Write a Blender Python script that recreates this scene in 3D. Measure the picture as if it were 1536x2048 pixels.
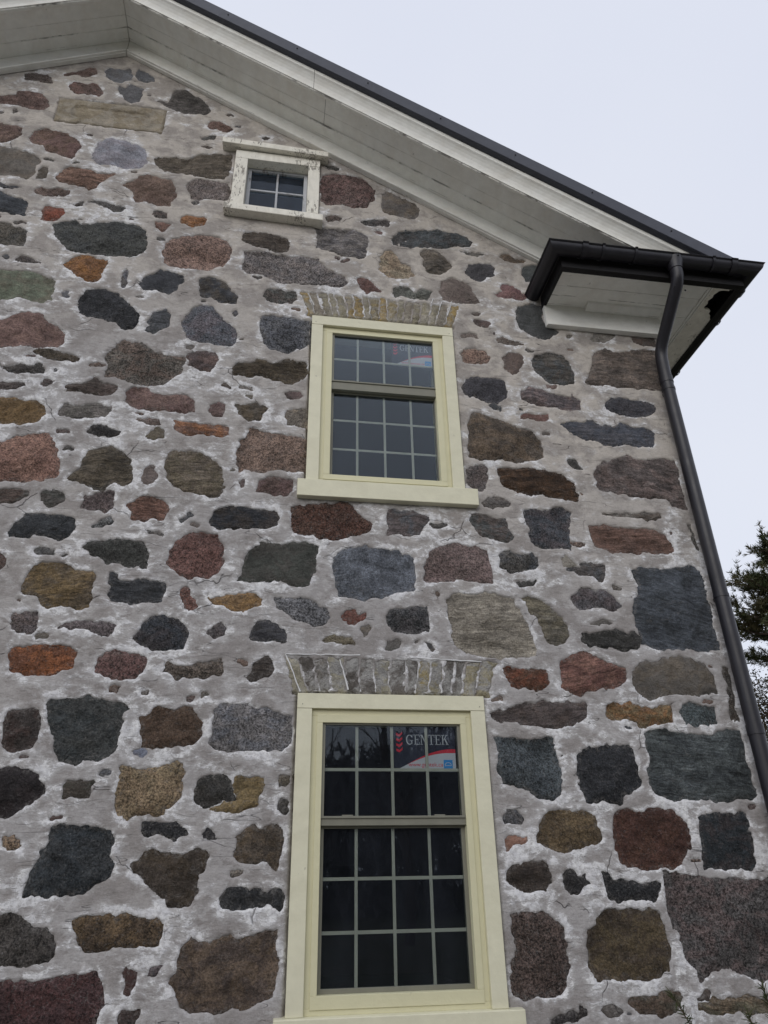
import bpy, bmesh, math, random
import numpy as np
from mathutils import Vector, Matrix
for o in list(bpy.data.objects): bpy.data.objects.remove(o)
scene = bpy.context.scene
# ---------------------------------------------------------------- camera
CAM_D, CAM_H, FPX = 4.2, 1.6, 1417.7
PITCH, ROLL, YAW = 4.86413750e-01, -1.92711154e-02, 1.57891391e-01
def cam_axes():
    cy, sy, cp, sp = math.cos(YAW), math.sin(YAW), math.cos(PITCH), math.sin(PITCH)
    fwd = np.array([sy*cp, cy*cp, sp]); right = np.array([cy, -sy, 0.0]); up = np.cross(right, fwd)
    c, s = math.cos(ROLL), math.sin(ROLL)
    return np.array([c*right + s*up, -s*right + c*up, fwd])
AX = cam_axes()
cd = bpy.data.cameras.new('camera'); cam = bpy.data.objects.new('camera', cd)
scene.collection.objects.link(cam); scene.camera = cam
cd.sensor_fit = 'HORIZONTAL'; cd.sensor_width = 36.0; cd.lens = FPX/1536*36.0
cd.clip_start = 0.05; cd.clip_end = 3000
m = Matrix.Identity(4)
for i in range(3):
    m[i][0] = AX[0][i]; m[i][1] = AX[1][i]; m[i][2] = -AX[2][i]
m[0][3], m[1][3], m[2][3] = 0.0, -CAM_D, CAM_H
cam.matrix_world = m
def on_wall(x, y, yp=0.0):
    """measurement in the photograph -> (X, Z) on the vertical plane Y = yp"""
    d = AX.T @ np.array([(x-768)/FPX, (1024-y)/FPX, 1.0]); t = (CAM_D+yp)/d[1]
    return d[0]*t, CAM_H + d[2]*t
def in_frame(X, Z, mg=0):
    q = AX @ np.array([X, CAM_D, Z-CAM_H])
    if q[2] <= 0: return False
    u, v = 768+FPX*q[0]/q[2], 1024-FPX*q[1]/q[2]
    return -mg < u < 1536+mg and -mg < v < 2048+mg
# ---------------------------------------------------------------- light
SUN_EL, SUN_AZ = math.radians(24), math.radians(203)     # azimuth clockwise from +Y
w = bpy.data.worlds.new("World"); scene.world = w; w.use_nodes = True
nt = w.node_tree; nt.nodes.clear()
out = nt.nodes.new('ShaderNodeOutputWorld'); bg = nt.nodes.new('ShaderNodeBackground')
sky = nt.nodes.new('ShaderNodeTexSky'); sky.sky_type = 'NISHITA'; sky.sun_disc = False
sky.sun_elevation = SUN_EL; sky.sun_rotation = SUN_AZ; sky.dust_density = 3.0; sky.air_density = 1.0
tc = nt.nodes.new('ShaderNodeTexCoord'); nz = nt.nodes.new('ShaderNodeTexNoise')
nz.inputs['Scale'].default_value = 1.6; nz.inputs['Detail'].default_value = 4
ramp = nt.nodes.new('ShaderNodeValToRGB')
ramp.color_ramp.elements[0].position = 0.3; ramp.color_ramp.elements[0].color = (6.9, 7.25, 8.35, 1)
ramp.color_ramp.elements[1].position = 0.75; ramp.color_ramp.elements[1].color = (7.5, 7.8, 8.6, 1)
mx = nt.nodes.new('ShaderNodeMixRGB'); mx.inputs[0].default_value = 0.93
nt.links.new(tc.outputs['Generated'], nz.inputs['Vector']); nt.links.new(nz.outputs['Fac'], ramp.inputs[0])
nt.links.new(sky.outputs[0], mx.inputs[1]); nt.links.new(ramp.outputs[0], mx.inputs[2])
nt.links.new(mx.outputs[0], bg.inputs['Color']); bg.inputs['Strength'].default_value = 0.096
nt.links.new(bg.outputs[0], out.inputs['Surface'])
sd_ = bpy.data.lights.new('sun', 'SUN'); sd_.energy = 1.0; sd_.angle = math.radians(45); sd_.color = (1.0, 0.97, 0.93)
sun = bpy.data.objects.new('sun', sd_); scene.collection.objects.link(sun)
sdir = Vector((math.sin(SUN_AZ)*math.cos(SUN_EL), math.cos(SUN_AZ)*math.cos(SUN_EL), math.sin(SUN_EL)))
sun.rotation_euler = sdir.to_track_quat('Z', 'Y').to_euler()
vs_ = scene.view_settings; vs_.view_transform = 'Standard'; vs_.look = 'None'; vs_.exposure = 0.2; vs_.gamma = 1.0
vs_.use_curve_mapping = False
scene.cycles.max_bounces = 8; scene.cycles.transparent_max_bounces = 12
ALB = 1.30      # apparent tone in the photograph -> reflectance of the surface itself
# ---------------------------------------------------------------- helpers
rng = np.random.default_rng(7); random.seed(5)
def s2l(h, k=None):
    k = ALB if k is None else k
    v = [int(h[i:i+2], 16)/255 for i in (0, 2, 4)]
    return [min(0.86, k*(c/12.92 if c <= 0.04045 else ((c+0.055)/1.055)**2.4)) for c in v]
_T = rng.random((256, 256))
def vn(x, y):
    xi = np.floor(x).astype(int); yi = np.floor(y).astype(int); fx = x-xi; fy = y-yi
    fx = fx*fx*(3-2*fx); fy = fy*fy*(3-2*fy); a = xi & 255; b = yi & 255; a1 = (a+1) & 255; b1 = (b+1) & 255
    return (_T[a, b]*(1-fx)+_T[a1, b]*fx)*(1-fy) + (_T[a, b1]*(1-fx)+_T[a1, b1]*fx)*fy
def fbm(x, y, s, o=3, seed=0):
    r = 0; a = 1; t = 0
    for i in range(o):
        r = r + a*(vn(x/s+seed*17.3+i*7.7, y/s+seed*9.1+i*3.3)-0.5); t += a; a *= 0.55; s *= 0.5
    return 2*r/t
def link(o, parent=None):
    scene.collection.objects.link(o)
    if parent is not None: o.parent = parent
    return o
def tag(o, label=None, cat=None, group=None, kind=None):
    for k, v in (('label', label), ('category', cat), ('group', group), ('kind', kind)):
        if v: o[k] = v
    return o
def empty(name, loc=(0, 0, 0)):
    o = bpy.data.objects.new(name, None); o.location = loc; o.empty_display_size = 0.2
    return link(o)
def mesh_np(name, V, Q, mat, parent=None, attrs=None, smooth=True, origin=None):
    """mesh from numpy arrays; V world coordinates, Q quads or tris; origin moves the pivot"""
    V = np.asarray(V, dtype=np.float64)
    if origin is not None: V = V - np.asarray(origin)
    me = bpy.data.meshes.new(name); n = len(V); k = Q.shape[1]
    me.vertices.add(n); me.vertices.foreach_set('co', V.astype(np.float32).ravel())
    me.loops.add(Q.size); me.loops.foreach_set('vertex_index', Q.astype(np.int32).ravel())
    me.polygons.add(len(Q)); me.polygons.foreach_set('loop_start', np.arange(0, Q.size, k, dtype=np.int32))
    me.polygons.foreach_set('loop_total', np.full(len(Q), k, dtype=np.int32))
    me.update(calc_edges=True)
    me.polygons.foreach_set('use_smooth', np.full(len(Q), smooth))
    for an, (ty, arr) in (attrs or {}).items():
        a = me.attributes.new(an, ty, 'POINT')
        if ty == 'FLOAT': a.data.foreach_set('value', np.asarray(arr, dtype=np.float32))
        elif ty == 'FLOAT_COLOR': a.data.foreach_set('color', np.asarray(arr, dtype=np.float32).ravel())
        else: a.data.foreach_set('vector', np.asarray(arr, dtype=np.float32).ravel())
    me.materials.append(mat); me.validate()
    o = bpy.data.objects.new(name, me)
    if origin is not None: o.location = origin
    return link(o, parent)
class MB:
    """collects simple solids and links them as ONE mesh object"""
    def __init__(s): s.b = bmesh.new()
    def box(s, x0, x1, y0, y1, z0, z1):
        P = [s.b.verts.new(p) for p in ((x0,y0,z0),(x1,y0,z0),(x1,y1,z0),(x0,y1,z0),(x0,y0,z1),(x1,y0,z1),(x1,y1,z1),(x0,y1,z1))]
        for f in ((0,3,2,1),(4,5,6,7),(0,1,5,4),(1,2,6,5),(2,3,7,6),(3,0,4,7)): s.b.faces.new([P[i] for i in f])
        return s
    def prism(s, poly, y0, y1):          # poly in (x, z), extruded along y
        a = [s.b.verts.new((x, y0, z)) for x, z in poly]; b = [s.b.verts.new((x, y1, z)) for x, z in poly]
        n = len(poly); s.b.faces.new(a); s.b.faces.new(b[::-1])
        for i in range(n): s.b.faces.new((a[i], b[i], b[(i+1) % n], a[(i+1) % n]))
        return s
    def loft(s, rings, closed=True, caps=True):
        R = [[s.b.verts.new(p) for p in r] for r in rings]; n = len(rings[0])
        for a, b in zip(R, R[1:]):
            for i in range(n if closed else n-1):
                j = (i+1) % n; s.b.faces.new((a[i], a[j], b[j], b[i]))
        if caps and closed: s.b.faces.new(R[0][::-1]); s.b.faces.new(R[-1])
        return s
    def tube(s, pts, rad, n=16):
        pts = [Vector(p) for p in pts]; rings = []
        if not hasattr(rad, '__len__'): rad = [rad]*len(pts)
        up = Vector((0, 1, 0)); prev = None
        for i, p in enumerate(pts):
            d = (pts[min(i+1, len(pts)-1)] - pts[max(i-1, 0)]).normalized()
            if prev is None:
                u = up if abs(d.dot(up)) < 0.9 else Vector((1, 0, 0))
                a = d.cross(u).normalized()
            else:
                a = (prev - d*prev.dot(d)).normalized()
            prev = a; b = d.cross(a)
            rings.append([p + (a*math.cos(2*math.pi*k/n) + b*math.sin(2*math.pi*k/n))*rad[i] for k in range(n)])
        return s.loft(rings)
    def build(s, name, mat, parent=None, bevel=0.0, smooth=False, clip=None):
        if clip:
            for co, no in clip:
                bmesh.ops.bisect_plane(s.b, geom=s.b.verts[:]+s.b.edges[:]+s.b.faces[:], plane_co=co, plane_no=no, clear_outer=True)
                ed = [e for e in s.b.edges if e.is_boundary]
                if ed:
                    try: bmesh.ops.holes_fill(s.b, edges=ed, sides=0)
                    except Exception: pass
        bmesh.ops.recalc_face_normals(s.b, faces=s.b.faces)
        me = bpy.data.meshes.new(name); s.b.to_mesh(me); s.b.free(); me.materials.append(mat)
        if smooth:
            for p in me.polygons: p.use_smooth = True
            try: me.set_sharp_from_angle(angle=math.radians(40))
            except Exception: pass
        o = link(bpy.data.objects.new(name, me), parent)
        if bevel:
            b = o.modifiers.new('bevel', 'BEVEL'); b.width = bevel; b.segments = 2; b.limit_method = 'ANGLE'; b.angle_limit = math.radians(35)
        return o
# ---------------------------------------------------------------- materials
class NT:
    def __init__(s, name):
        s.m = bpy.data.materials.new(name); s.m.use_nodes = True; s.t = s.m.node_tree
        s.p = s.t.nodes['Principled BSDF']; s.pos = s.n('ShaderNodeNewGeometry').outputs['Position']
    def n(s, t, **k):
        x = s.t.nodes.new(t)
        for a, b in k.items(): setattr(x, a, b)
        return x
    def l(s, a, b):
        if isinstance(a, (int, float, tuple, list)): b.default_value = a
        else: s.t.links.new(a, b)
    def mp(s, vec, sc, rot=(0, 0, 0)):
        x = s.n('ShaderNodeMapping'); s.l(vec, x.inputs[0]); x.inputs['Scale'].default_value = sc if hasattr(sc, '__len__') else (sc,)*3
        x.inputs['Rotation'].default_value = rot; return x.outputs[0]
    def noise(s, vec, sc=1.0, det=3, rough=0.55, dist=0.0):
        x = s.n('ShaderNodeTexNoise'); s.l(s.mp(vec, sc), x.inputs['Vector']); x.inputs['Scale'].default_value = 1.0
        x.inputs['Detail'].default_value = det; x.inputs['Roughness'].default_value = rough; x.inputs['Distortion'].default_value = dist
        return x.outputs['Fac']
    def ramp(s, f, a, b, lo=0.0, hi=1.0, interp='LINEAR'):
        x = s.n('ShaderNodeMapRange', interpolation_type='SMOOTHSTEP' if interp == 'S' else 'LINEAR'); s.l(f, x.inputs[0])
        for i, v in enumerate((a, b, lo, hi)): x.inputs[i+1].default_value = v
        return x.outputs[0]
    def math(s, op, a, b=0.0, c=None):
        x = s.n('ShaderNodeMath', operation=op); s.l(a, x.inputs[0]); s.l(b, x.inputs[1])
        if c is not None: s.l(c, x.inputs[2])
        return x.outputs[0]
    def mix(s, f, a, b, mode='MIX'):
        x = s.n('ShaderNodeMixRGB', blend_type=mode); s.l(f, x.inputs[0])
        s.l(a if not isinstance(a, list) else tuple(a)+(1,), x.inputs[1]); s.l(b if not isinstance(b, list) else tuple(b)+(1,), x.inputs[2])
        return x.outputs[0]
    def grey(s, f):
        x = s.n('ShaderNodeCombineColor'); [s.l(f, x.inputs[i]) for i in range(3)]; return x.outputs[0]
    def voro(s, vec, sc, feat='DISTANCE_TO_EDGE'):
        x = s.n('ShaderNodeTexVoronoi', feature=feat); s.l(s.mp(vec, sc), x.inputs['Vector']); x.inputs['Scale'].default_value = 1.0
        return x.outputs['Distance']
    def attr(s, name, o='Color'):
        return s.n('ShaderNodeAttribute', attribute_name=name).outputs[o]
    def warp(s, vec, sc, amp):
        x = s.n('ShaderNodeTexNoise'); s.l(s.mp(vec, sc), x.inputs['Vector']); x.inputs['Scale'].default_value = 1.0
        v = s.n('ShaderNodeVectorMath', operation='MULTIPLY_ADD'); s.l(x.outputs['Color'], v.inputs[0])
        v.inputs[1].default_value = (amp,)*3; s.l(vec, v.inputs[2]); return v.outputs[0]
    def fin(s, col, rough=0.85, bump=None, dist=0.01, spec=0.3, strength=1.0):
        s.l(col if not isinstance(col, list) else tuple(col)+(1,), s.p.inputs['Base Color']); s.l(rough, s.p.inputs['Roughness'])
        s.p.inputs['Specular IOR Level'].default_value = spec
        if bump is not None:
            b = s.n('ShaderNodeBump'); b.inputs['Distance'].default_value = dist; b.inputs['Strength'].default_value = strength
            s.l(bump, b.inputs['Height']); s.l(b.outputs[0], s.p.inputs['Normal'])
        return s.m
def mat_stone():
    s = NT('field_stone'); par = s.n('ShaderNodeSeparateXYZ'); s.l(s.attr('par', 'Vector'), par.inputs[0])
    spk, band, mot = par.outputs
    sh = s.n('ShaderNodeSeparateXYZ'); s.l(s.attr('seed', 'Vector'), sh.inputs[0])
    P = s.n('ShaderNodeVectorMath', operation='ADD'); s.l(s.pos, P.inputs[0]); s.l(s.attr('seed', 'Vector'), P.inputs[1]); P = P.outputs[0]
    base = s.mix(s.math('MULTIPLY', s.ramp(s.noise(P, (7, 7, 9), 5, 0.68, 0.8), 0.42, 0.58, 0, 1, 'S'), mot), s.attr('col'), s.attr('col2'))
    # broad weathering patches
    base = s.mix(1.0, base, s.grey(s.ramp(s.noise(P, 6, 5, 0.7), 0.3, 0.7, 0.62, 1.42)), 'MULTIPLY')
    # grains
    g1 = s.ramp(s.noise(P, 95, 2, 0.8), 0.38, 0.62, -1, 1); g2 = s.ramp(s.noise(P, 34, 4, 0.75), 0.34, 0.66, -1, 1)
    g = s.math('MULTIPLY_ADD', s.math('ADD', s.math('MULTIPLY', g1, 1.0), s.math('MULTIPLY', g2, 0.75)), spk, 1.0)
    base = s.mix(1.0, base, s.grey(s.math('MAXIMUM', g, 0.22)), 'MULTIPLY')
    base = s.mix(s.math('MULTIPLY', s.ramp(s.noise(P, 78, 3, 0.85), 0.57, 0.68), s.math('MULTIPLY', spk, 0.75)), base, [0.33, 0.32, 0.31])
    # banding of gneiss
    Pr = s.n('ShaderNodeVectorRotate', rotation_type='Y_AXIS'); s.l(P, Pr.inputs['Vector']); s.l(s.math('MULTIPLY', sh.outputs[1], 0.12), Pr.inputs['Angle'])
    bw = s.warp(Pr.outputs[0], 7, 0.05)
    bb = s.math('ADD', s.math('MULTIPLY', s.ramp(s.noise(bw, (5, 5, 38), 4, 0.7), 0.34, 0.66, -1, 1), 0.8), s.math('MULTIPLY', s.ramp(s.noise(bw, (10, 10, 95), 2, 0.7), 0.36, 0.64, -1, 1), 0.6))
    base = s.mix(1.0, base, s.grey(s.math('MAXIMUM', s.math('MULTIPLY_ADD', bb, band, 1.0), 0.2)), 'MULTIPLY')
    # pits and lichen / lime flecks
    pit = s.ramp(s.noise(P, 38, 4, 0.7), 0.30, 0.37, 0.55, 1.0, 'S'); base = s.mix(1.0, base, s.grey(pit), 'MULTIPLY')
    fleck = s.math('MULTIPLY', s.ramp(s.noise(P, 70, 3, 0.7), 0.70, 0.76), s.ramp(s.noise(P, 6, 2), 0.5, 0.65))
    base = s.mix(s.math('MULTIPLY', fleck, 0.5), base, [0.45, 0.43, 0.40])
    crk = s.ramp(s.voro(s.warp(P, 9, 0.12), (4, 4, 7)), 0.0, 0.014, 1, 0)
    crk = s.math('MULTIPLY', crk, s.ramp(s.noise(P, 4, 2), 0.60, 0.68))
    base = s.mix(s.math('MULTIPLY', crk, 0.55), base, [0.02, 0.018, 0.016])
    # lime bloom smeared on from the joints
    ed = s.attr('edge', 'Fac')
    sm = s.math('MULTIPLY', s.ramp(ed, -0.030, 0.0, 0, 1), s.ramp(s.noise(s.pos, 42, 4, 0.8), 0.50, 0.60))
    base = s.mix(s.math('MULTIPLY', sm, 0.5), base, [0.36, 0.34, 0.32])
    vein = s.ramp(s.math('ABSOLUTE', s.math('SUBTRACT', s.noise(s.warp(P, 4, 0.15), (3, 3, 9), 3, 0.6), 0.5)), 0.0, 0.006, 1, 0); vein = s.math('MULTIPLY', vein, s.ramp(s.noise(P, 2.5, 1), 0.54, 0.60))
    base = s.mix(s.math('MULTIPLY', vein, 0.35), base, [0.30, 0.28, 0.26])
    h = s.math('ADD', s.math('MULTIPLY', s.noise(P, 24, 6, 0.75), 1.0), s.math('MULTIPLY', s.noise(P, 85, 3, 0.8), 0.35))
    h = s.math('ADD', h, s.math('MULTIPLY', s.math('MULTIPLY', bb, band), 0.12)); h = s.math('SUBTRACT', h, s.math('MULTIPLY', crk, 0.3))
    return s.fin(base, 0.82, h, 0.040, 0.28)
def mat_mortar():
    s = NT('lime_mortar'); P = s.pos; d = s.attr('edge', 'Fac'); sep = s.n('ShaderNodeSeparateXYZ'); s.l(P, sep.inputs[0])
    big = s.noise(P, 0.55, 3, 0.5); Pw = s.warp(P, 5, 0.10)
    warm, cool = s2l('a29c95', 1.30), s2l('969392', 1.2); dk = s2l('7d7875', 1.2)
    # trowelled repairs: new cement is a warmer flat grey, the old lime is whiter and crumbly
    up = s.ramp(s.math('ADD', sep.outputs[2], s.math('MULTIPLY', sep.outputs[0], 0.55)), 3.6, 7.6, 0, 1)
    base = s.mix(s.ramp(s.math('ADD', s.math('MULTIPLY', big, 0.9), s.math('MULTIPLY', up, 0.75)), 0.45, 0.95, 0, 1), cool, warm)
    patch = s.ramp(s.noise(Pw, (3.6, 3.6, 5.0), 5, 0.62), 0.44, 0.56, 0, 1, 'S')
    base = s.mix(s.math('MULTIPLY', patch, 0.6), base, dk)
    base = s.mix(1.0, base, s.grey(s.ramp(s.noise(P, 16, 6, 0.78), 0.3, 0.7, 0.86, 1.12)), 'MULTIPLY')
    base = s.mix(1.0, base, s.grey(s.ramp(s.noise(P, 120, 2, 0.6), 0.3, 0.7, 0.92, 1.08)), 'MULTIPLY')
    # white lime: near the stones and in ragged smears with hard edges
    near = s.math('MULTIPLY', s.ramp(d, 0.002, 0.06, 1.5, 0), s.ramp(s.noise(P, 2.4, 2), 0.40, 0.60, 0.1, 1))
    n1 = s.noise(Pw, (7, 7, 11), 5, 0.68); n2 = s.ramp(s.noise(P, 1.5, 3, 0.6), 0.3, 0.7, 0.25, 0.75); n3 = s.noise(s.warp(P, 18, 0.05), (14, 14, 34), 4, 0.7)
    v = s.math('ADD', s.math('MULTIPLY', n1, 0.80), s.math('MULTIPLY', n3, 0.38)); v = s.math('ADD', v, s.math('MULTIPLY', near, 0.10)); v = s.math('ADD', v, s.math('MULTIPLY', n2, 0.42))
    v = s.math('SUBTRACT', v, s.math('MULTIPLY', up, 0.07))
    wm = s.math('ADD', s.math('MULTIPLY', s.ramp(v, 0.77, 0.96, 0, 1, 'S'), 0.55), s.math('MULTIPLY', s.ramp(v, 0.88, 0.93, 0, 1, 'S'), 0.45))
    wm = s.math('MULTIPLY', wm, s.ramp(s.noise(P, 48, 4, 0.8), 0.36, 0.52, 0.45, 1.0))
    base = s.mix(s.math('MULTIPLY', wm, 0.88), base, s.mix(s.ramp(s.noise(P, 22, 4, 0.7), 0.35, 0.65), s2l('bababd', 1.3), s2l('d2d2d2', 1.35)))
    # scuffs of stone colour ghosting through thin mortar
    gh = s.math('MULTIPLY', s.ramp(s.noise(Pw, (11, 11, 20), 4, 0.65), 0.60, 0.66, 0, 1, 'S'), s.ramp(n1, 0.6, 0.45))
    base = s.mix(s.math('MULTIPLY', gh, 0.45), base, s2l('68625f'))
    dirt = s.ramp(s.noise(s.warp(P, 9, 0.06), (26, 26, 60), 4, 0.8), 0.66, 0.72, 0, 1); base = s.mix(s.math('MULTIPLY', dirt, 0.30), base, s2l('4f4a46'))
    # cracks
    cw = s.warp(P, 13, 0.06); cr = s.ramp(s.voro(cw, (1.7, 1.7, 2.6)), 0.0, 0.0055, 1, 0)
    cr = s.math('MULTIPLY', cr, s.ramp(s.noise(P, 2.3, 2), 0.56, 0.60, 0, 1))
    cr2 = s.ramp(s.math('ABSOLUTE', s.math('SUBTRACT', s.noise(s.warp(P, 6, 0.05), (1.2, 1.2, 9), 2), 0.5)), 0.0, 0.0022, 1, 0)
    cr2 = s.math('MULTIPLY', cr2, s.ramp(s.noise(P, 4.1, 2), 0.52, 0.57, 0, 1)); cr = s.math('MAXIMUM', cr, cr2)
    base = s.mix(s.math('MULTIPLY', cr, 0.6), base, [0.035, 0.03, 0.028])
    # green and dark damp stain
    h = s.math('ADD', s.math('MULTIPLY', s.noise(P, 26, 5, 0.65), 0.55), s.math('MULTIPLY', s.noise(P, (30, 30, 95), 3, 0.6), 0.28))
    h = s.math('ADD', h, s.math('MULTIPLY', wm, 0.22)); h = s.math('SUBTRACT', h, s.math('MULTIPLY', cr, 0.6))
    return s.fin(base, 0.93, h, 0.011, 0.15)
def mat_paint(name, hexc, dirt='6a6358', amt=0.5, rough=0.6, chips=0.0, k=None, axis=(3, 3, 9), seams=()):
    s = NT(name); P = s.pos; c = s2l(hexc, k)
    st = s.ramp(s.noise(s.warp(P, 3, 0.2), axis, 5, 0.65), 0.42, 0.72, 0, 1)
    base = s.mix(s.math('MULTIPLY', st, amt*0.5), c, s2l(dirt, k))
    base = s.mix(1.0, base, s.grey(s.ramp(s.noise(P, 14, 4, 0.6), 0.3, 0.7, 1-0.12*amt, 1+0.08*amt)), 'MULTIPLY')
    h = s.noise(P, (18, 18, 18), 3, 0.6)
    if chips:
        ch = s.ramp(s.math('ADD', s.math('MULTIPLY', s.noise(s.warp(P, 20, 0.03), (60, 60, 14), 4, 0.7), 0.6), s.math('MULTIPLY', s.noise(P, 4, 3), 0.45)), 0.60-0.04*chips, 0.615-0.04*chips, 0, 1)
        base = s.mix(s.math('MULTIPLY', ch, 0.7), base, s2l('57514a', k)); h = s.math('SUBTRACT', h, s.math('MULTIPLY', ch, 0.5))
    if seams:            # dirt and lifted caulk that follow the board joints
        sp = s.n('ShaderNodeSeparateXYZ'); s.l(P, sp.inputs[0])
        for yy, wd_, st_ in seams:
            f = s.math('ABSOLUTE', s.math('SUBTRACT', s.math('ADD', sp.outputs[1], s.math('MULTIPLY', s.noise(P, 14, 4, 0.75), 0.012)), yy+0.006))
            mk = s.math('MULTIPLY', s.ramp(f, 0.0, wd_, 1, 0), s.ramp(s.noise(P, (3.1, 0.1, 3.1), 4, 0.7), 0.48, 0.58)); base = s.mix(s.math('MULTIPLY', mk, st_), base, s2l('453f38', 1.0))
    spots = s.ramp(s.noise(P, 11, 3, 0.75), 0.715, 0.74, 0, 1); base = s.mix(s.math('MULTIPLY', spots, 0.6*amt), base, [0.05, 0.045, 0.04])
    return s.fin(base, rough, h, 0.004, 0.35, 0.6)
def mat_plain(name, hexc, rough=0.5, spec=0.4, k=None, var=0.1, metal=0.0):
    s = NT(name); c = s2l(hexc, k)
    base = s.mix(1.0, c, s.grey(s.ramp(s.noise(s.pos, (7, 7, 4), 4, 0.6), 0.3, 0.7, 1-var, 1+var)), 'MULTIPLY')
    s.p.inputs['Metallic'].default_value = metal
    return s.fin(base, s.ramp(s.noise(s.pos, 12, 3), 0.3, 0.7, rough*0.85, min(1, rough*1.15)), s.noise(s.pos, 30, 2), 0.001, spec, 0.4)
def mat_glass():
    s = NT('window_glass'); t = s.t; t.nodes.remove(s.p); o = [x for x in t.nodes if x.type == 'OUTPUT_MATERIAL'][0]
    tr = s.n('ShaderNodeBsdfTransparent'); tr.inputs[0].default_value = (0.86, 0.88, 0.88, 1)
    gl = s.n('ShaderNodeBsdfGlossy'); gl.inputs['Roughness'].default_value = 0.015; gl.inputs[0].default_value = (0.84, 0.92, 1, 1)
    b = s.n('ShaderNodeBump'); b.inputs['Distance'].default_value = 0.004; b.inputs['Strength'].default_value = 0.25
    s.l(s.noise(s.pos, (2.2, 2.2, 1.1), 2), b.inputs['Height']); s.l(b.outputs[0], gl.inputs['Normal'])
    fr = s.n('ShaderNodeFresnel'); fr.inputs[0].default_value = 1.41
    mxs = s.n('ShaderNodeMixShader'); s.l(fr.outputs[0], mxs.inputs[0]); s.l(tr.outputs[0], mxs.inputs[1]); s.l(gl.outputs[0], mxs.inputs[2])
    df = s.n('ShaderNodeBsdfDiffuse'); df.inputs[0].default_value = (0.42, 0.47, 0.60, 1); m2 = s.n('ShaderNodeMixShader')
    s.l(s.ramp(s.noise(s.pos, (5, 5, 2), 4, 0.7), 0.3, 0.7, 0.006, 0.024), m2.inputs[0]); s.l(mxs.outputs[0], m2.inputs[1]); s.l(df.outputs[0], m2.inputs[2]); s.l(m2.outputs[0], o.inputs['Surface']); return s.m
M_STONE = mat_stone(); M_MORTAR = mat_mortar(); M_GLASS = mat_glass()
M_TRIM = mat_paint('weathered_white_paint', 'dad3c6', 'a89d8c', 0.5, 0.6, 0.0, k=1.45, seams=((-0.158, 0.006, 0.75), (-0.263, 0.004, 0.3), (-0.437, 0.010, 0.85), (-0.062, 0.004, 0.5)))
M_TRIMOLD = mat_paint('peeling_white_paint', 'c8c5bb', '8c8577', 0.6, 0.7, 0.2, k=1.42, axis=(14, 14, 3))
M_CREAM = mat_paint('cream_painted_metal', 'c9c6af', 'a5a084', 0.4, 0.42, k=1.2)
M_CREAM2 = mat_paint('cream_vinyl', 'c2be9f', 'a5a180', 0.2, 0.4, k=1.2)
M_CLAY = mat_plain('clay_vinyl_sash', '6c6b60', 0.45, 0.4, k=1.3)
M_BAR = mat_plain('clay_glazing_bar', 'a5a598', 0.45, 0.4, k=1.45)
M_GUTTER = mat_plain('dark_brown_gutter_metal', '26252b', 0.42, 0.45, k=0.95, var=0.18)
M_ROOF = mat_plain('charcoal_roof_metal', '3b3d46', 0.5, 0.4, k=1.15, var=0.08)
M_BLACK = mat_plain('dark_cladding', '1c1b1d', 0.6, 0.3, k=1.0)
M_INT = mat_plain('dim_plaster', '34363a', 0.9, 0.1, k=1.0)
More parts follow.
